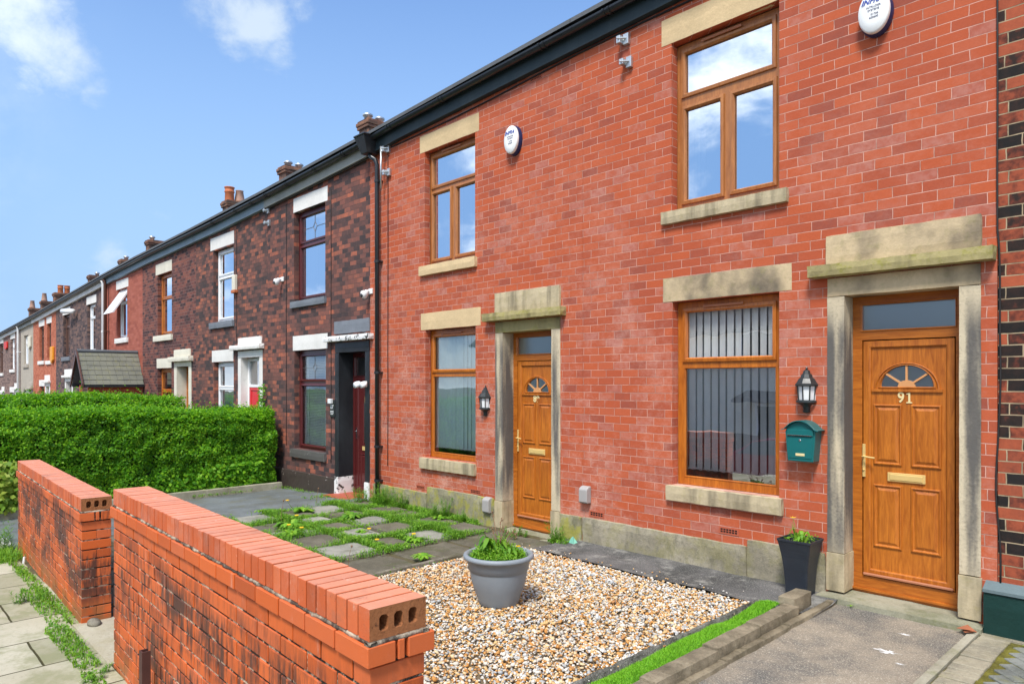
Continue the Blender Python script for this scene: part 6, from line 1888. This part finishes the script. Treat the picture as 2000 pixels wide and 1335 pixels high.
# sapling with yellow-green leaves at the hedge foot, nettles under it
n = 900; P = np.stack([-12.95 + rng.normal(0, .12, n), 1.75 + rng.normal(0, .16, n), .30 + rng.uniform(-.32, .42, n)], 1)
plant('sapling', 'yellow green leafy sapling at the hedge foot near the left edge', 'shrub', [('foliage', leaves(P, np.tile([1, -.3, .6], (n, 1)), .085, .75, .5), M['yellow_leaf'])], (-12.95, 1.75, -.1))
n = 1500; yy = 5.9 - rng.exponential(.75, n); yy = np.clip(yy, 2.2, 6.2); P = np.stack([-13.10 + rng.uniform(-.08, .10, n), yy, rng.uniform(-.05, .42, n) * np.clip((yy - 2.5) / 2.5, .3, 1)], 1)
o = as_object('nettle_bank', *leaves(P, np.tile([1, 0, .7], (n, 1)), .095, .55, .45), M['hedge'], kind='stuff'); o['label'] = 'broad leaved nettles along the foot of the near hedge'
n = 260; P = np.stack([-13.98 + rng.normal(0, .05, n), 6.26 + rng.uniform(-.08, .06, n), 1.35 + rng.uniform(-.5, .55, n)], 1)
plant('climbing_shoots', 'leafy shoots climbing beside the white door case above the near hedge', 'plant', [('foliage', leaves(P, np.tile([1, -1, .4], (n, 1)), .06, .6, .6), M['hedge'])], (-14.02, 6.22, .3))
# fallen leaf / litter
b = MB(); b.hexa([(-5.48, 6.18, .055), (-5.38, 6.16, .055), (-5.36, 6.22, .055), (-5.46, 6.24, .055), (-5.45, 6.20, .12), (-5.41, 6.19, .14), (-5.42, 6.21, .12), (-5.46, 6.21, .10)])
tag(b.build('litter', plain('pale_green_plastic', (.20, .50, .38), .5)), 'scrap of pale green plastic in the weeds at the plinth right of door 89', 'litter')
b = MB(); b.add([(-1.50, 6.13, .075), (-1.40, 6.10, .09), (-1.37, 6.17, .065), (-1.44, 6.20, .10)], [(0, 1, 2, 3)]); b.add([(-1.47, 6.16, .06), (-1.43, 6.08, .07), (-1.36, 6.12, .09)], [(0, 1, 2)])
tag(b.build('dead_leaf', plain('dead_leaf_brown', (.30, .10, .045), .8, var=.3)), 'curled brown dead leaf at the right end of the doorstep of number 91', 'leaf')
for i, (cxp, cyp, r, lab) in enumerate([(-1.72, 5.35, .085, 'larger ragged white paint splash on the tarmac path'), (-1.76, 5.82, .045, 'ragged white paint splash nearer to door 91'), (-1.60, 5.18, .03, 'smallest white paint spot on the tarmac path')]):
    b = MB(); pts = []
    for q in range(40):
        rr_ = r * (.25 + 1.1 * rnd.random() ** 1.5)
        x = cxp + rr_ * math.cos(q * math.pi / 20); y = cyp + rr_ * .5 * math.sin(q * math.pi / 20)
        pts.append((x, y, .035 + soft(x, y, .012, 1.6) - .006 * max(0, 5.2 - y) + .003))
    b.add([(cxp, cyp, pts[0][2] + .001)] + pts, [(0, k + 1, (k + 1) % 40 + 1) for k in range(40)])
    tag(b.build('paint_splash', M['white_paint']), lab, 'stain', 'white splashes on the path')

# ------------------------------------------------------------------ gravel
phi = (1 + 5 ** .5) / 2
ico = np.array([(-1, phi, 0), (1, phi, 0), (-1, -phi, 0), (1, -phi, 0), (0, -1, phi), (0, 1, phi), (0, -1, -phi), (0, 1, -phi), (phi, 0, -1), (phi, 0, 1), (-phi, 0, -1), (-phi, 0, 1)]) / math.hypot(1, phi)
icf = np.array([(0, 11, 5), (0, 5, 1), (0, 1, 7), (0, 7, 10), (0, 10, 11), (1, 5, 9), (5, 11, 4), (11, 10, 2), (10, 7, 6), (7, 1, 8), (3, 9, 4), (3, 4, 2), (3, 2, 6), (3, 6, 8), (3, 8, 9), (4, 9, 5), (2, 4, 11), (6, 2, 10), (8, 6, 7), (9, 8, 1)])
def stones(x, y, z, s):
    n = len(x)
    v = ico[None] * (1 + rng.uniform(-.22, .22, (n, 12, 1)))
    v = v * np.stack([rng.uniform(.75, 1.35, n), rng.uniform(.6, 1.0, n), rng.uniform(.38, .7, n)], 1)[:, None, :]
    a = rng.uniform(0, 2 * np.pi, n); t1 = rng.normal(0, .35, n)
    c, s_ = np.cos(t1), np.sin(t1)
    v = np.stack([v[..., 0] * c[:, None] - v[..., 2] * s_[:, None], v[..., 1], v[..., 0] * s_[:, None] + v[..., 2] * c[:, None]], -1)
    c, s_ = np.cos(a), np.sin(a)
    v = np.stack([v[..., 0] * c[:, None] - v[..., 1] * s_[:, None], v[..., 0] * s_[:, None] + v[..., 1] * c[:, None], v[..., 2]], -1)
    v = v * s[:, None, None] + np.stack([x, y, z], 1)[:, None, :]
    f = icf[None] + (np.arange(n) * 12)[:, None, None]
    return v.reshape(-1, 3), f.reshape(-1, 3)
n = 36000
x = rng.uniform(-5.90, -2.90, n); y = 1.5 + 4.2 * rng.uniform(0, 1, n) ** .85
keep = (x > -5.88) & (y < 5.70)
x, y = x[keep], y[keep]; n = len(x)
s = np.where(rng.uniform(0, 1, n) < .15, rng.uniform(.014, .022, n), rng.uniform(.007, .0135, n))
vs, fs = stones(x, y, .016 + rng.uniform(0, .022, n) + s * .2, s)
o = as_object('gravel', vs, fs, M['gravel'], kind='stuff'); o['label'] = 'white, grey and orange garden gravel'
# scattered strays
n = 60; x = np.concatenate([rng.uniform(-2.9, -2.85, 20), rng.uniform(-5.9, -3.0, 40)]); y = np.concatenate([rng.uniform(3, 5.7, 20), 5.72 + rng.exponential(.03, 40)])
vs, fs = stones(x, y, np.full(n, .06), rng.uniform(.006, .012, n))
o = as_object('stray_gravel', vs, fs, M['gravel'], kind='stuff'); o['label'] = 'stray gravel on the edging and concrete'

# ------------------------------------------------------------------ artificial turf strip
def tz(x, y):
    f = max(0, (y - 5.0) / .7)
    return .075 + .022 * math.sin((y - 4.0) * 4.3) * .5 + .035 * f - .02 * abs((x + 2.69) / .12) ** 2 + .02 * math.exp(-((y - 4.85) / .12) ** 2)
def tw(y): return (-2.845, -2.60 + .0 * y)
b = MB(); n1, n2 = 10, 60
vs = []
for j in range(n2 + 1):
    y = 2.4 + (5.62 - 2.4) * j / n2
    xa = -2.842 + .012 * math.sin(y * 5); xb = -2.605 + .012 * math.sin(y * 3.1) - (.03 if y > 5.4 else 0)
    vs += [(xa + (xb - xa) * i / n1, y, tz(xa + (xb - xa) * i / n1, y)) for i in range(n1 + 1)]
b.add(vs, [(j * (n1 + 1) + i, j * (n1 + 1) + i + 1, (j + 1) * (n1 + 1) + i + 1, (j + 1) * (n1 + 1) + i) for j in range(n2) for i in range(n1)])
b.add([(p[0], p[1], -.02) for p in vs[:n1 + 1]] + vs[:n1 + 1], [(i, i + 1, n1 + 2 + i, n1 + 1 + i) for i in range(n1)])
tf = thing('artificial_turf', (-2.72, 4.0, 0), 'narrow strip of bright green artificial turf between gravel and edging stones', 'turf')
b.build('backing', M['turf_base'], tf)
n = 34000
y = rng.uniform(2.4, 5.62, n); u = rng.uniform(0, 1, n)
xa = -2.842 + .012 * np.sin(y * 5); xb = -2.605 + .012 * np.sin(y * 3.1) - np.where(y > 5.4, .03, 0)
x = xa + (xb - xa) * u
z = .075 + .011 * np.sin((y - 4.0) * 4.3) + .035 * np.maximum(0, (y - 5.0) / .7) - .02 * np.abs((x + 2.69) / .12) ** 2 + .02 * np.exp(-((y - 4.85) / .12) ** 2)
as_object('fibres', *blades(np.stack([x, y, z - .002], 1), np.full(n, .019), .0035, .6), M['turf'], parent=tf)

# ------------------------------------------------------------------ across the road (seen only in the window panes)
def opp_house(x0, x1, y, zg, label, mat):
    t = thing('rendered_house', ((x0 + x1) / 2, y, zg), label, 'house', 'cream rendered houses across the road')
    ze = 4.0
    wins = [(x0 + .9, x0 + 2.5, zg + 4.0, zg + 5.0), (x1 - 2.6, x1 - 1.0, zg + 4.0, zg + 5.0), (x0 + .9, x0 + 2.6, zg + .9, zg + 2.3), (x1 - 1.9, x1 - 1.0, zg + .1, zg + 2.2)]
    b = MB(); b.box(x0, x1, y - 7, y, zg, ze); b.build('wall', mat, t)
    r = MB(); r.prism([(y + .45, ze - .1), (y + .45, ze + .02), (y - 3.5, ze + 2.6), (y - 7.4, ze + .02), (y - 7.4, ze - .1)], 'x', x0 - .3, x1 + .3); r.build('roof', M['tile_roof'], t)
    for (a, b_, c, d) in wins:
        f = MB(); f.box(a - .08, b_ + .08, y + .002, y + .06, c - .08, d + .08); fo = f.build('window', M['upvc_white'], t)
        p = MB(); p.box(a, b_, y + .06, y + .07, c, d); p.box((a + b_) / 2 - .03, (a + b_) / 2 + .03, y + .07, y + .08, c, d, 0); p.build('pane', M['room_dark'], fo)
    k = MB(); k.prism([(y, zg + 2.75), (y + 1.2, zg + 2.45), (y + 1.2, zg + 2.35), (y, zg + 2.35)], 'x', x1 - 2.3, x1 - .5); k.build('canopy', M['tile_roof'], t)
    return t
opp_house(-19.5, -11.0, -12.6, -1.2, 'cream rendered house with dark tiled roof mirrored in the big ground floor window', M['render_cream'])
opp_house(-29.5, -21.0, -12.8, -1.4, 'cream rendered house further left, mirrored in the number 89 window', M['render_cream'])
opp_house(-9.5, -1.5, -12.6, -1.1, 'cream rendered house opposite door 91 across the road', M['render_cream'])
def car(cx, cy, zg, paint, label, L=4.1, Wd=1.72, Hh=1.42):
    t = thing('parked_car', (cx, cy, zg), label, 'car', 'cars parked across the road')
    prof = [(-.50, .32), (-.495, .55), (-.46, .66), (-.30, .70), (-.17, .93), (-.02, 1.0), (.20, .995), (.34, .90), (.44, .70), (.49, .62), (.50, .36), (.48, .20), (-.48, .20)]
    b = MB(); L_ = []
    for (yy, k) in [(-.5, .93), (-.47, 1.0), (-.42, 1.0), (0, 1.0), (.42, 1.0), (.47, 1.0), (.5, .93)]:
        L_.append([(cx + p * L, cy + yy * Wd * (1 - .12 * max(0, z - .66) / .34), zg + z * Hh * (k if z > .5 else 1)) for p, z in prof])
    b.loops(L_, cap=True); b.add(L_[0], [tuple(range(len(prof)))])
    b.build('body', paint, t, bevel=.03, seg=2)
    g = MB()
    for sy in (-1, 1):
        yy = cy + sy * (Wd * .5 * .955)
        g.prism([(cx - .25 * L, zg + .71 * Hh), (cx - .16 * L, zg + .90 * Hh), (cx - .01 * L, zg + .955 * Hh), (cx + .19 * L, zg + .95 * Hh), (cx + .33 * L, zg + .84 * Hh), (cx + .38 * L, zg + .71 * Hh)], 'y', yy - .03, yy + .03)
    g.build('side_glass', M['car_glass'], t)
    for sx in (-.31, .31):
        for sy in (-1, 1):
            w_ = MB(); pts = [(.31 * math.cos(a), .31 * math.sin(a)) for a in [i * math.pi / 10 for i in range(20)]]
            yy = cy + sy * (Wd / 2 - .09)
            w_.prism([(cx + sx * L + p[0], zg + .31 + p[1]) for p in pts], 'y', yy - .1, yy + .1); w_ = w_.build('wheel', M['tyre'], t)
            q = MB(); q.prism([(cx + sx * L + p[0] * .6, zg + .31 + p[1] * .6) for p in pts], 'y', yy + sy * .1 - .01, yy + sy * .1 + .01); q.build('rim', M['chrome'], w_)
    return t
car(-8.3, -5.2, -.98, M['car_red'], 'red hatchback parked across the road, mirrored in the big ground floor window')
car(-13.6, -5.3, -1.05, M['car_grey'], 'grey hatchback parked to the left of the red one')
b = MB()
for i in range(60):
    b.box(-22 + i * .36, -22 + i * .36 + .33, -8.6, -8.56, -1.2, .2)
b.box(-22, -.4, -8.66, -8.60, -.2, -.1); b.box(-22, -.4, -8.66, -8.60, -.95, -.85)
tag(b.build('board_fence', M['fence_wood']), 'low brown boarded fence in front of the cream houses across the road', 'fence')
